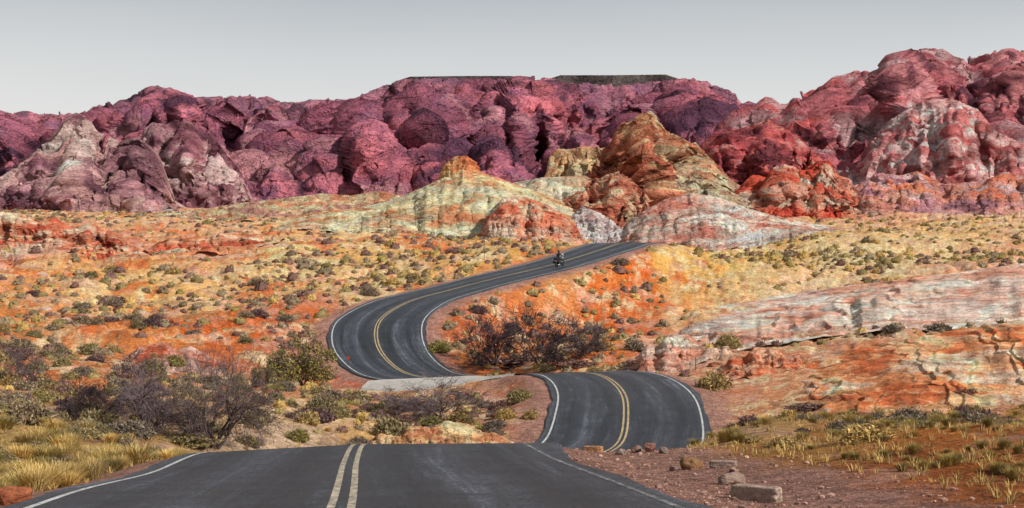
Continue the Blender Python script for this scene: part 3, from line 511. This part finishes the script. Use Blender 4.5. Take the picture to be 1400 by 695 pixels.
slab=(pxs>900)&(Ys>100)&(Ys<146); keep&=~(slab&((pxs>960)|(rng.random(n)<.6))); led=(pxs>940)&(Ys>60)&(Ys<95); keep&=~led; keep&=~((pxs>940)&(Ys<62)&(rng.random(n)<.8))
ford_=(pxs>450)&(pxs<740)&(Ys>84)&(Ys<104)&(la<10.5); keep&=~ford_; keep&=~((pxs>350)&(pxs<410)&(Ys<62))
taken={}
for i in np.where(keep)[0]:
    r_=float(np.clip(rng.lognormal(math.log(.46),.36),.2,1.1))
    cx,cy=int(Xs[i]/1.25),int(Ys[i]/1.9)
    if (cx,cy) in taken: continue
    taken[(cx,cy)]=1; cand.append((r_/Ys[i],Xs[i],Ys[i],pxs[i],r_))
cand.sort(key=lambda c:-c[0]); cand=cand[:7000]
print('shrubs',len(cand))
def kindfor(px,Y):
    u=random.random()
    if Y<100: return 'brown' if u<.20 else 'grey' if u<.50 else 'olive' if u<.76 else 'gold' if u<.93 else 'green'
    if px>900: return 'olive' if u<.36 else 'green' if u<.46 else 'gold' if u<.70 else 'grey' if u<.90 else 'brown'
    return 'grey' if u<.36 else 'olive' if u<.58 else 'gold' if u<.70 else 'brown' if u<.98 else 'green'
for c in cand[:282]:
    lb,gr=zone(c[3],c[2]); put(random.choice(SM[kindfor(c[3],c[2])]),'desert_shrub',c[1],c[2],c[4],random.uniform(.8,1.2),lb,'shrub',gr)
low=[]
for i,k in enumerate(['olive','grey','gold','brown','olive','green','grey','brown']):
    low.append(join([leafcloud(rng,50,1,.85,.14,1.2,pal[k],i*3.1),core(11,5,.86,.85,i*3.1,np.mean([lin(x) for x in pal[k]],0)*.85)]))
parts=[]
for c in cand[282:]:
    kk=kindfor(c[3],c[2]); v,f,cl=low[random.choice({'olive':[0,4],'grey':[1,6],'gold':[2],'brown':[3,7],'green':[5]}[kk])]
    a=random.uniform(0,6.28); ca,sa=math.cos(a),math.sin(a); s=c[4]; h0=float(hz(c[1],c[2]))
    vv_=np.stack([(v[:,0]*ca-v[:,1]*sa)*s+c[1],(v[:,0]*sa+v[:,1]*ca)*s+c[2],v[:,2]*s+h0-.03],1); parts.append((vv_,f,cl*random.uniform(.65,1.2)))
v,f,c=join(parts); o=mk('distant_shrubs',v,f,c,False,M_leaf); tag(o,'countless small dry shrubs dotted over the desert slopes','shrubs',None,'stuff')
parts=[]; gb=[grassmesh(rng,16,[(206,174,110),(182,150,90),(218,190,130)],1,.03) for _ in range(5)]
n=7500; ys=np.concatenate([rng.uniform(14,60,n*2//3),rng.uniform(40,130,n-n*2//3)]); ps=rng.uniform(-120,1500,n); xs=(ps-700)/F*ys; la2,_,_=roaddist(xs,ys)
hs=hz(xs,ys); rm2=samp(RM,xs,ys)
for i in range(n):
    if abs(la2[i])<(8.0 if (la2[i]>0 and ys[i]<60) else 4.7): continue
    if (rm2[i]>.5 and ys[i]>45) or (450<ps[i]<740 and 88<ys[i]<104): continue
    v,f,cl=gb[i%5]; s=random.uniform(.08,.22); a=random.uniform(0,6.28); ca,sa=math.cos(a),math.sin(a)
    parts.append((np.stack([(v[:,0]*ca-v[:,1]*sa)*s+xs[i],(v[:,0]*sa+v[:,1]*ca)*s+ys[i],v[:,2]*s+hs[i]],1),f,cl*random.uniform(.5,1.05)))
v,f,c=join(parts); o=mk('dry_grass_cover',v,f,c,False,M_grass); tag(o,'short dry golden grass sprouting from the sand near the road','grass',None,'stuff')
def clumps(n,pr,yr,label,group,ms,smin,smax,dmin=5.0,pat=True,nm='grass_clump',ct='grass clump'):
    k=0;tr=0
    while k<n and tr<4000:
        tr+=1; p=random.uniform(*pr); y=random.uniform(*yr); x=(p-700)/F*y; l=abs(roaddist(np.array([x]),np.array([y]))[0][0])
        if l<dmin or (pat and n2(np.array([x/4.+8]),np.array([y/4.]))[0]<-.15): continue
        put(random.choice(ms),nm,x,y,random.uniform(smin,smax),random.uniform(.7,1.0),label,ct,group,.02); k+=1
clumps(110,(-80,350),(17,42),'bushy golden dry grass clump on the verge left of the foreground road','grass clumps left of the foreground road',GMs[:3]+GM2[:2],.28,.66,4.8,True)
for i in range(34):
    k=random.randrange(78,112); l=-random.uniform(4.7,6.6); x=S[k,0]+RN[k,0]*l; y=S[k,1]+RN[k,1]*l
    put(random.choice(GMs+GM2),'grass_clump',x,y,random.uniform(.24,.48),random.uniform(.7,1.),'golden dry grass clump hugging the left asphalt edge up to the crest','grass clump','grass clumps along the left road edge',.02)
clumps(105,(935,1480),(32,62),'golden dry grass clump on the sandy flat below the orange ledges','grass clumps below the ledges',GMs[:1]+GM2,.22,.48,8.2)
clumps(24,(430,760),(55,86),'small dry grass clump in the hollow between the road bends','grass clumps in the hollow',GMs+GM2,.3,.6,5.6)
clumps(50,(1080,1480),(19,32),'golden dry grass clump on the orange bank at the lower right','grass clumps at the lower right',GM2,.12,.26,8.6)
clumps(20,(-60,300),(24,42),'rounded greyish scrub bush among the dry grass at the lower left','scrub among the left grass',SM['grey']+SM['green']+SM['olive'],.3,.6,5.4,False,'scrub_bush','bush')
clumps(30,(960,1460),(34,60),'rounded greyish scrub bush on the sandy flat at the right','scrub on the right flat',SM['grey']+SM['olive']+SM['gold']+SM['brown'],.2,.45,8.6,False,'scrub_bush','bush')
def baretree(px,row,hpx,wpx,label,dens=1.,tw=M_twig,leafy=None,name='bare_tree',cat='bare tree'):
    x,y,z=at(px,row); H=hpx*y/F; Wd=wpx*y/F/2
    root=empty(name,(x,y,z-.05)); tag(root,label,cat)
    big=[];tw_=[]
    def grow(p,d,ln,r,lev):
        q=p+d*ln; 
        mid=(p+q)/2+np.random.normal(size=3)*ln*.10
        r1=r*.68; tgt=big if lev<2 else tw_
        tgt.append((*p,*mid,r,(r+r1)/2)); tgt.append((*mid,*q,(r+r1)/2,r1))
        if lev>=5: return
        for _ in range(3 if lev<3 else 4):
            nd=unit(d+np.random.normal(size=3)*.56+np.array([0,0,.05])); grow(q if random.random()<.65 else mid,nd,ln*random.uniform(.6,.95),r1*.8,lev+1)
    np.random.seed(int(px)); ns=int(8*dens)
    for s in range(ns):
        a=s/ns*6.28+random.uniform(-.4,.4); e=random.uniform(.15,.95)
        grow(np.array([math.cos(a)*.03,math.sin(a)*.03,0]),np.array([math.cos(a)*math.cos(e+.25),math.sin(a)*math.cos(e+.25),math.sin(e+.25)]),random.uniform(.55,1.0),.06,0)
    b=np.array(big);t=np.array(tw_); al_=np.concatenate([b,t]); mz=np.percentile(al_[:,5],97); mx=np.percentile(np.abs(al_[:,3:5]),97)
    for q in (b,t): q[:,[2,5]]=np.maximum(q[:,[2,5]],-.02)*H/mz; q[:,[0,1,3,4]]*=Wd/mx
    b[:,6:]*=H/3.2; t[:,6:]=np.maximum(t[:,6:]*H/3.2,.00011*y)
    v,f=tubes(b,5); mk('trunk',v,f,None,True,M_wood,root); v,f=tubes(t,3); cr=mk('crown',v,f,None,False,tw,root)
    if leafy:
        e=t[rng.integers(0,len(t),leafy[0])][:,3:6]; n_=len(e); a=unit(rng.normal(size=(n_,3))); bb=unit(np.cross(a,rng.normal(size=(n_,3)))); s=.06*H/2.5*1.2
        e=e+rng.normal(size=e.shape)*.05
        vv_=np.stack([e-a*s,e+bb*s*.5,e+a*s,e-bb*s*.5],1).reshape(-1,3); cl=np.array([lin(q) for q in leafy[1]])[rng.integers(0,len(leafy[1]),n_)]
        mk('foliage',vv_,np.arange(4*n_).reshape(-1,4),np.repeat(cl,4,0),False,M_leaf,root)
    return root
LP=simple('purple_twigs',(.15,.11,.115),.9,0,.1,.35,3); LD=simple('dark_twigs',(.05,.034,.038),.9,0,.1,.35,3)
baretree(295,614,124,150,'large leafless brown tree left of the road crest, biggest on the left',1.1,M_twig)
baretree(205,592,76,110,'leafless greyish purple tree directly left of the biggest bare tree',.9,LP)
baretree(140,578,60,110,'low tangled dark thicket of bare twigs at the left behind the grass',.9,LD)
baretree(32,528,46,70,'small bare brown tree at the left edge of the photo',.6,M_twig)
baretree(180,520,36,66,'small bare bush on the left slope above the tangled dark thicket',.6,LP)
baretree(600,576,54,120,'sparse purple leafless bush in front of the pale concrete crossing',.75,LP)
baretree(545,570,34,66,'small leafless bush left of the sparse purple one by the crossing',.6,M_twig)
baretree(676,500,64,110,'dark leafless tree inside the curve, leftmost of the dark thicket',.8,LD)
baretree(738,502,72,120,'dark leafless tree inside the curve, in the middle of the dark thicket',.9,LD)
baretree(805,484,44,84,'smaller bare brown tree at the right of the dark thicket inside the curve',.7,M_twig)
gl_=[(156,142,66),(136,124,58),(174,158,82),(108,98,50)]
baretree(415,528,64,90,'leafy yellow green bush left of the white edge line of the upper curve',.8,M_twig,(5500,gl_),'leafy_bush','bush')
baretree(378,528,46,56,'smaller yellow green bush left of the leafy one by the upper curve',.7,M_twig,(3400,gl_),'leafy_bush','bush')
def bush(px,row,wpx,kind,label,sz=1.):
    x,y,z=at(px,row); o=put(random.choice(SM[kind]),'desert_bush',x,y,wpx*y/F/2,sz,label,'bush',None,.03); return o
bush(425,574,80,'brown','wide low dark bush in the hollow just left of the sandy bank',.7)
bush(405,602,40,'green','low green bush at the edge of the white sand wash')
bush(712,548,40,'olive','round olive bush above the bank left of the grey bend')
bush(678,586,46,'grey','spreading grey bush on the pink bank left of the grey bend',.7)
bush(725,572,30,'gold','small straw coloured bush beside the left white line of the grey bend')
bush(975,532,60,'gold','straw yellow bush right of the white line at the grey bend')
bush(600,480,36,'green','green bush just right of the white line in the upper curve')
bush(1190,602,84,'gold','broad straw coloured bush on the flat below the orange ledges',.6)
bush(1320,545,44,'brown','dark brown bush at the foot of the orange ledges')
bush(1075,612,60,'gold','straw bush right of the loose stones beyond the gravel shoulder',.6)
bush(1110,560,80,'brown','wide dark brush lying along the foot of the ledges',.35)
bush(238,500,40,'green','round green bush among the shrubs on the left slope')
bush(705,500,150,'brown','wide dark brush under the dark leafless trees inside the curve',.28)
bush(790,500,60,'brown','dark brush right of the dark leafless trees inside the curve',.4)
bush(255,606,90,'olive','low brush between the two biggest bare trees at the left',.4)
bush(340,608,50,'grey','low grey brush at the right foot of the biggest bare tree',.45)
# ---------------------------------------------------------------- stones
def stone(px,row,wpx,hpx,col,label,seed,boxy=0.,dp=.8,rz=None,y1=400):
    x,y,z=at(px,row,12,y1); w_=wpx*y/F; h=hpx*y/F
    bm=bmesh.new(); bmesh.ops.create_icosphere(bm,subdivisions=5,radius=1); me=bpy.data.meshes.new('t'); bm.to_mesh(me); bm.free()
    a=np.empty(len(me.vertices)*3,np.float32); me.vertices.foreach_get('co',a); a=a.reshape(-1,3); f=np.empty(len(me.loops),np.int32); me.loops.foreach_get('vertex_index',f)
    d=unit(a.astype(float)); s_=seed*3.3
    if boxy>=.8:
        pw=(np.abs(d)**22).sum(1)**(1/22.); a=d/pw[:,None]; a=a*(1+.04*n3(a[:,0]*2+s_,a[:,1]*2,a[:,2]*2)+.025*n3(a[:,0]*6+s_,a[:,1]*6,a[:,2]*6)-.05*np.abs(n3(a[:,0]*3.1,a[:,1]*3+s_,a[:,2]*3)))[:,None]
        a[:,0]+=.05*n2(a[:,1]*2,a[:,2]*2+s_)
    else:
        pw=(np.abs(d)**6).sum(1)**(1/6.); d0=d/pw[:,None]*.8; a=d*(1-boxy)+d0*boxy
        a=a*(1+.28*n3(d[:,0]*1.1+s_,d[:,1]*1.1,d[:,2]*1.1)*(1-boxy*.6)-.10*np.abs(n3(d[:,0]*3+s_,d[:,1]*3,d[:,2]*3))+.03*n3(d[:,0]*9+s_,d[:,1]*9,d[:,2]*9))[:,None]
        rr=np.random.default_rng(seed)
        for _ in range(12):
            nn=unit(rr.normal(size=3)); k=a@nn; lim=rr.uniform(.55,.85); a=a-np.outer(np.maximum(k-lim,0),nn)*.95
        a[:,2]=np.maximum(a[:,2],-.5)
    a=a-[0,0,a[:,2].min()]; a=a/[a[:,0].max()-a[:,0].min(),a[:,1].max()-a[:,1].min(),a[:,2].max()]*np.array([w_,w_*dp,h*1.08])
    col_=np.tile(lin(col)*.8,(len(a),1))*(1+.25*n3(d[:,0]*2,d[:,1]*2+s_,d[:,2]*2))[:,None]
    o=mk('loose_stone',a,f.reshape(-1,3),col_,True,M_stone); o.location=(x,y,z-h*.08); o.rotation_euler=(0,0,rng.uniform(-.3,.3) if rz is None else rz); bpy.data.meshes.remove(me)
    return tag(o,label,'stone')
stone(1034,686,72,22,(176,154,138),'long squared stone block lying on the gravel, nearest of the row',1,.9,.32,-.6)
stone(1002,662,38,16,(160,136,122),'cracked greyish stone just behind the long squared block',2,.6,.8)
stone(946,642,34,17,(146,110,78),'rounded brown stone on the gravel shoulder',3,.2)
stone(989,639,38,9,(170,146,132),'flat pale stone slab right of the rounded brown stone',4,.85,.5)
stone(811,613,27,8,(180,134,98),'flat orange stone at the crest beside the road edge, leftmost of the row',5,.85,.5,None,34)
stone(849,622,16,9,(150,130,122),'small grey stone at the road edge just right of the orange one',6,0,.8,None,34)
stone(869,619,16,10,(154,122,110),'small pinkish stone third from the left in the row at the crest',7,0,.8,None,34)
stone(888,618,16,12,(152,108,96),'upright red brown stone in the row at the crest',8,0,.8,None,34)
stone(907,620,14,9,(150,130,120),'small grey stone right of the upright red brown one',9,0,.8,None,34)
stone(921,644,12,7,(144,120,110),'tiny stone just left of the rounded brown stone',10)
stone(935,628,14,8,(154,120,104),'small stone behind the rounded brown stone',11,0,.8,None,34)
stone(20,690,54,25,(166,98,68),'orange stone in the grass at the lower left corner',12,.5)
stone(1003,646,14,8,(165,135,120),'little stone between flat slab and cracked stone',13)
parts=[]; bm=bmesh.new(); bmesh.ops.create_icosphere(bm,subdivisions=1,radius=1); pv=np.array([v.co[:] for v in bm.verts]); pf=np.array([[v.index for v in q.verts] for q in bm.faces]); bm.free()
for i in range(8000):
    k=random.randrange(55,len(S)//1) if i%3==0 else random.randrange(60,118); off=random.choice((-1,1)) if i%3==0 else 1
    l=off*(4.25+abs(random.gauss(0,1.3))) if i%3==0 else 4.25+random.random()**1.3*4.0
    x=S[k,0]+RN[k,0]*l+random.uniform(-.3,.3); y=S[k,1]+RN[k,1]*l; 
    if y<8: continue
    s=random.uniform(.006,.020)*(1+(random.random()<.04)*1.8); r=pv*(1+.25*np.random.normal(size=pv.shape)); parts.append((r*[s,s,s*.7]+[x,y,float(hz(x,y))+s*.3],pf,np.tile(lin((172,136,122))*random.uniform(.4,1.3),(len(pv),1))))
v,f,c=join(parts); o=mk('gravel',v,f,c,False,M_stone); tag(o,'loose reddish gravel along the road shoulders','gravel',None,'stuff')
bms=[]
for sd in range(5):
    bm=bmesh.new(); bmesh.ops.create_icosphere(bm,subdivisions=4,radius=1); a=np.array([v.co[:] for v in bm.verts]); f=np.array([[v.index for v in q.verts] for q in bm.faces]); bm.free(); d=a.copy()
    a=a*(1+.35*n3(d[:,0]*1.2+sd*9,d[:,1]*1.2,d[:,2]*1.2)+.12*np.abs(n3(d[:,0]*3+sd,d[:,1]*3,d[:,2]*3)))[:,None]; rr=np.random.default_rng(sd)
    for _ in range(12):
        nn=unit(rr.normal(size=3)); k=a@nn; a=a-np.outer(np.maximum(k-rr.uniform(.55,.85),0),nn)*.95
    a[:,2]*=.65; bms.append(mk('boulder',a,f,np.tile([lin((224,164,140)),lin((212,130,94)),lin((234,198,178)),lin((212,144,112)),lin((228,178,142))][sd]*.78,(len(a),1)),True,M_near,link=False))
for (p0,p1,y0,y1,n_,lb,gr) in [(60,430,90,140,40,'rounded reddish boulder among the shrubs on the left slope','boulders on the left slope'),(860,1010,86,108,18,'rounded pink boulder beside the slab near the grey bend','boulders near the bend'),(0,420,150,210,30,'weathered red boulder below the far left ledges','boulders below the left ledges'),(980,1400,56,62,14,'broken orange boulder at the foot of the big ledges','boulders at the foot of the ledges'),(640,860,108,135,8,'small reddish rock on the bank inside the curve','rocks inside the curve'),(1000,1400,225,262,30,'red orange boulder on the far right slope below the cliffs','boulders below the right cliffs')]:
    k=0
    while k<n_:
        p=random.uniform(p0,p1); y=random.uniform(y0,y1); x=(p-700)/F*y
        if abs(roaddist(np.array([x]),np.array([y]))[0][0])<6: continue
        k+=1; s=random.uniform(.2,.65)*(1 if y<110 else 1.4 if y<215 else 2.2); o=put(random.choice(bms),'boulder',x,y,s,random.uniform(.7,1.1),lb,'boulder',gr,.15)
# ---------------------------------------------------------------- posts
def pbm(): return bmesh.new()
def bbox(bm,c,s,bev=.0,rot=None):
    r=bmesh.ops.create_cube(bm,size=1,matrix=Matrix.Translation(c)@(rot or Matrix())@Matrix.Diagonal((*s,1)))
    if bev: bmesh.ops.bevel(bm,geom=list({e for v in r['verts'] for e in v.link_edges}),offset=bev,segments=2,affect='EDGES',profile=.6)
def bcyl(bm,p0,p1,r0,r1=None,seg=12):
    p0=Vector(p0);p1=Vector(p1);d=p1-p0; r1=r0 if r1 is None else r1
    bmesh.ops.create_cone(bm,cap_ends=True,segments=seg,radius1=r0,radius2=r1,depth=d.length,matrix=Matrix.Translation((p0+p1)/2)@d.to_track_quat('Z','Y').to_matrix().to_4x4())
def bell(bm,c,s,rot=None,sub=3): bmesh.ops.create_icosphere(bm,subdivisions=sub,radius=1,matrix=Matrix.Translation(c)@(rot or Matrix())@Matrix.Diagonal((*s,1)))
def fin(bm,name,mat,parent=None,smooth=True):
    me=bpy.data.meshes.new(name); bm.to_mesh(me); bm.free(); me.materials.append(mat)
    for p in me.polygons: p.use_smooth=smooth
    o=bpy.data.objects.new(name,me); COL.objects.link(o)
    if parent: o.parent=parent
    return o
M_post=simple('brown_steel_post',(.09,.05,.04),.6,.3,.4,.3); M_refl=simple('red_reflector',(.45,.04,.02),.4); M_gpost=simple('grey_post',(.13,.11,.10),.7,0,.3,.3)
def post(px,row,hpx,label,plate=None,w_=.05):
    x,y,z=at(px,row); h=hpx*y/F; r=empty('marker_post',(x,y,z-.05)); tag(r,label,'post')
    bm=pbm(); bbox(bm,(0,0,h/2),(w_,w_*.6,h),.006); bbox(bm,(0,0,h+.01),(w_*1.2,w_*.8,.03),.006); fin(bm,'post',M_post if plate else M_gpost,r,False)
    if plate:
        bm=pbm(); bbox(bm,(0,-.035,h-.12),(plate,.012,plate*1.5),.004); fin(bm,'reflector',M_refl,r,False)
post(476,502,15,'short red marker post beside the white line of the upper curve',.16,.07)
post(469,428,24,'thin dark marker post left of the upper curve',.07)
post(662,356,29,'tall thin grey pole beside the far stretch of road',None,.08)
post(951,506,18,'short thin post right of the grey bend',.06)
post(1167,428,14,'small thin post standing on the pale slab',None,.05)
# ---------------------------------------------------------------- motorcycle and rider
i_m=int(np.argmax(S[:,1]>148)); mx=S[i_m,0]+RN[i_m,0]*1.85; my=S[i_m,1]+RN[i_m,1]*1.85; mz=S[i_m,2]+.005
hd=math.atan2(-T2[i_m,0],T2[i_m,1]); 
K=simple('black_paint',(.012,.012,.014),.25,0,.6); KR=simple('black_rubber',(.015,.015,.015),.8); KC=simple('chrome_metal',(.5,.5,.52),.2,1); KL=simple('black_leather',(.014,.013,.013),.55); KRd=simple('red_lamp',(.5,.02,.01),.3); KG=simple('clear_lens',(.6,.6,.6),.15); KH=simple('helmet_shell',(.02,.02,.022),.2)
mo=empty('motorcycle',(mx,my,mz),hd); mo.rotation_euler=(math.atan(SL[i_m]),0,hd); mo.scale=(.93,.93,.93); tag(mo,'black touring motorcycle riding away on the far stretch of road','motorcycle')
def wheel(y):
    bm=pbm(); n_=28;m_=10
    vs=[[bm.verts.new(((.065*math.cos(b))*1.0,y+(.255+.065*math.sin(b))*math.cos(a_),.32+(.255+.065*math.sin(b))*math.sin(a_))) for b in [j/m_*6.2832 for j in range(m_)]] for a_ in [i/n_*6.2832 for i in range(n_)]]
    for i in range(n_):
        for j in range(m_): bm.faces.new((vs[i][j],vs[(i+1)%n_][j],vs[(i+1)%n_][(j+1)%m_],vs[i][(j+1)%m_]))
    w_=fin(bm,'wheel',KR,mo); bm=pbm(); bcyl(bm,(-.06,y,.32),(.06,y,.32),.05)
    for i in range(10):
        a_=i*.628; bcyl(bm,(0,y,.32),(0,y+.2*math.cos(a_),.32+.2*math.sin(a_)),.012,seg=6)
    fin(bm,'rim',KC,w_)
wheel(.78); wheel(-.72)
bm=pbm(); 
for s in (-1,1): bcyl(bm,(s*.1,.8,.32),(s*.1,.5,1.0),.028)
fin(bm,'fork',KC,mo)
bm=pbm(); bbox(bm,(0,.05,.45),(.30,.42,.34),.05); bcyl(bm,(0,.12,.5),(0,.3,.78),.1,.09); bcyl(bm,(0,0,.5),(0,-.16,.78),.1,.09); fin(bm,'engine',KC,mo)
bm=pbm(); bcyl(bm,(0,.5,.95),(0,-.3,.7),.04); bcyl(bm,(0,.5,.85),(0,.2,.3),.03); bcyl(bm,(0,.2,.28),(0,-.5,.3),.03); bcyl(bm,(0,-.3,.7),(0,-.72,.34),.03); fin(bm,'frame',K,mo)
bm=pbm(); bell(bm,(0,.2,.86),(.16,.3,.13)); fin(bm,'fuel_tank',K,mo)
bm=pbm(); bell(bm,(0,-.2,.78),(.17,.26,.07)); bell(bm,(0,-.52,.86),(.15,.18,.07)); fin(bm,'seat',KL,mo)
bm=pbm(); bell(bm,(0,-.76,.58),(.1,.26,.18)); fin(bm,'rear_fender',K,mo)
bm=pbm(); bell(bm,(0,.8,.6),(.085,.24,.1)); fin(bm,'front_fender',K,mo)
for s in (-1,1):
    bm=pbm(); bbox(bm,(s*.29,-.66,.58),(.2,.5,.34),.05); fin(bm,'saddlebag',K,mo)
    bm=pbm(); bcyl(bm,(s*.2,.1,.3),(s*.24,-.95,.28),.045,.055); fin(bm,'exhaust_pipe',KC,mo)
    bm=pbm(); bcyl(bm,(s*.3,.42,1.12),(s*.4,.42,1.25),.01); bell(bm,(s*.42,.42,1.28),(.08,.02,.05)); fin(bm,'mirror',K,mo)
bm=pbm(); bbox(bm,(0,-.82,.98),(.42,.34,.28),.06); fin(bm,'top_case',K,mo)
bm=pbm(); bbox(bm,(0,-1.0,.72),(.26,.03,.07),.01); fin(bm,'tail_light',KRd,mo)
bm=pbm(); bcyl(bm,(0,.66,.95),(0,.8,.95),.1,.09); fin(bm,'headlight',KG,mo)
bm=pbm(); bbox(bm,(0,.62,1.2),(.46,.012,.42),.004,Matrix.Rotation(-.4,4,'X')); fin(bm,'windshield',KG,mo)
bm=pbm(); bcyl(bm,(-.38,.36,1.08),(-.12,.5,1.04),.016); bcyl(bm,(-.12,.5,1.04),(.12,.5,1.04),.016); bcyl(bm,(.12,.5,1.04),(.38,.36,1.08),.016); fin(bm,'handlebar',KC,mo)
ri=empty('person',(mx,my,mz),hd); ri.rotation_euler=mo.rotation_euler; ri.scale=(.93,.93,.93); tag(ri,'person in black jacket and helmet seated on the motorcycle','person')
J=[(0,-.22,.92),(0,-.18,1.1),(0,-.12,1.3),(0,-.08,1.44),(0,-.04,1.54),(0,0,1.62)]; Rr=[.16,.145,.17,.13,.06,.075]; E=[(i,i+1) for i in range(5)]
for s in (-1,1):
    b=len(J); J+=[(s*.2,-.1,1.42),(s*.32,.04,1.2),(s*.34,.28,1.12),(s*.35,.36,1.10)]; Rr+=[.075,.06,.045,.035]; E+=[(3,b),(b,b+1),(b+1,b+2),(b+2,b+3)]
    b=len(J); J+=[(s*.12,-.18,.88),(s*.26,.2,.80),(s*.26,.08,.38),(s*.27,.22,.32)]; Rr+=[.105,.08,.058,.045]; E+=[(0,b),(b,b+1),(b+1,b+2),(b+2,b+3)]
me=bpy.data.meshes.new('body'); me.from_pydata(J,E,[]); bo=bpy.data.objects.new('body',me); COL.objects.link(bo); bo.parent=ri; me.materials.append(KL)
md=bo.modifiers.new('Skin','SKIN')
try:
    for i,v in enumerate(me.skin_vertices[0].data): v.radius=(Rr[i],Rr[i]*.9); v.use_root=(i==0)
except Exception as ex: print('skin',ex)
sb=bo.modifiers.new('Sub','SUBSURF'); sb.levels=1; sb.render_levels=2
bm=pbm(); bell(bm,(0,.0,1.68),(.135,.16,.15)); fin(bm,'helmet',KH,ri)
bm=pbm(); bell(bm,(0,.10,1.68),(.11,.075,.06)); fin(bm,'visor',KG,ri)
for s in (-1,1):
    bm=pbm(); bell(bm,(s*.355,.355,1.105),(.045,.05,.03))
    for k in range(4):
        xx=s*(.32+.022*k); bcyl(bm,(xx,.37,1.125),(xx,.405,1.10),.010,seg=6); bcyl(bm,(xx,.405,1.10),(xx,.385,1.06),.009,seg=6)
    bcyl(bm,(s*.31,.34,1.10),(s*.30,.35,1.06),.011,seg=6); fin(bm,'glove',KL,ri)
    bm=pbm(); bbox(bm,(s*.27,.24,.29),(.09,.26,.08),.03); fin(bm,'boot',KL,ri)
# ---------------------------------------------------------------- sky, sun, camera
sv=Vector((.70,-.42,.62)).normalized()
wd=bpy.data.worlds.new('World'); SC.world=wd; wd.use_nodes=True; nt=wd.node_tree; bg=nt.nodes['Background']
sk=N(nt,'ShaderNodeTexSky'); sk.sky_type='NISHITA'; sk.sun_disc=False; sk.sun_elevation=math.asin(sv.z); sk.sun_rotation=math.atan2(sv.x,sv.y); sk.air_density=1; sk.dust_density=4
tc=N(nt,'ShaderNodeTexCoord'); sx=N(nt,'ShaderNodeSeparateXYZ'); nt.links.new(tc.outputs['Generated'],sx.inputs[0])
mpw=N(nt,'ShaderNodeMapping'); mpw.inputs['Scale'].default_value=(1,1,5); nt.links.new(tc.outputs['Generated'],mpw.inputs[0])
cn=noise(nt,mpw.outputs[0],2.2,5,.5)
ad=N(nt,'ShaderNodeMath',operation='MULTIPLY_ADD'); nt.links.new(cn,ad.inputs[0]); ad.inputs[1].default_value=.035; nt.links.new(sx.outputs['Z'],ad.inputs[2])
rp=ramp(nt,ad.outputs[0],[(0,(.66,.66,.66)),(.14,(.77,.77,.76)),(.18,(.66,.68,.69)),(.235,(.46,.49,.525)),(.45,(.30,.33,.37)),(1,(.34,.36,.39))])
scl=N(nt,'ShaderNodeVectorMath',operation='SCALE'); nt.links.new(rp,scl.inputs[0]); scl.inputs['Scale'].default_value=10.
mx_=mul(nt,sk.outputs[0],scl.outputs[0],.97,'MIX'); nt.links.new(mx_,bg.inputs[0]); bg.inputs[1].default_value=.1
ld=bpy.data.lights.new('sun','SUN'); ld.energy=5.0; ld.angle=math.radians(3); ld.color=(1,.95,.89); lo=bpy.data.objects.new('sun',ld); COL.objects.link(lo); lo.rotation_euler=sv.to_track_quat('Z','Y').to_euler(); lo.location=(0,0,60)
cd=bpy.data.cameras.new('camera'); cd.lens=50; cd.sensor_width=36; cd.shift_y=52.5/1400; cd.clip_end=20000; cd.clip_start=.1
co=bpy.data.objects.new('camera',cd); COL.objects.link(co); co.location=(0,0,0); co.rotation_euler=(math.radians(90),0,0); SC.camera=co
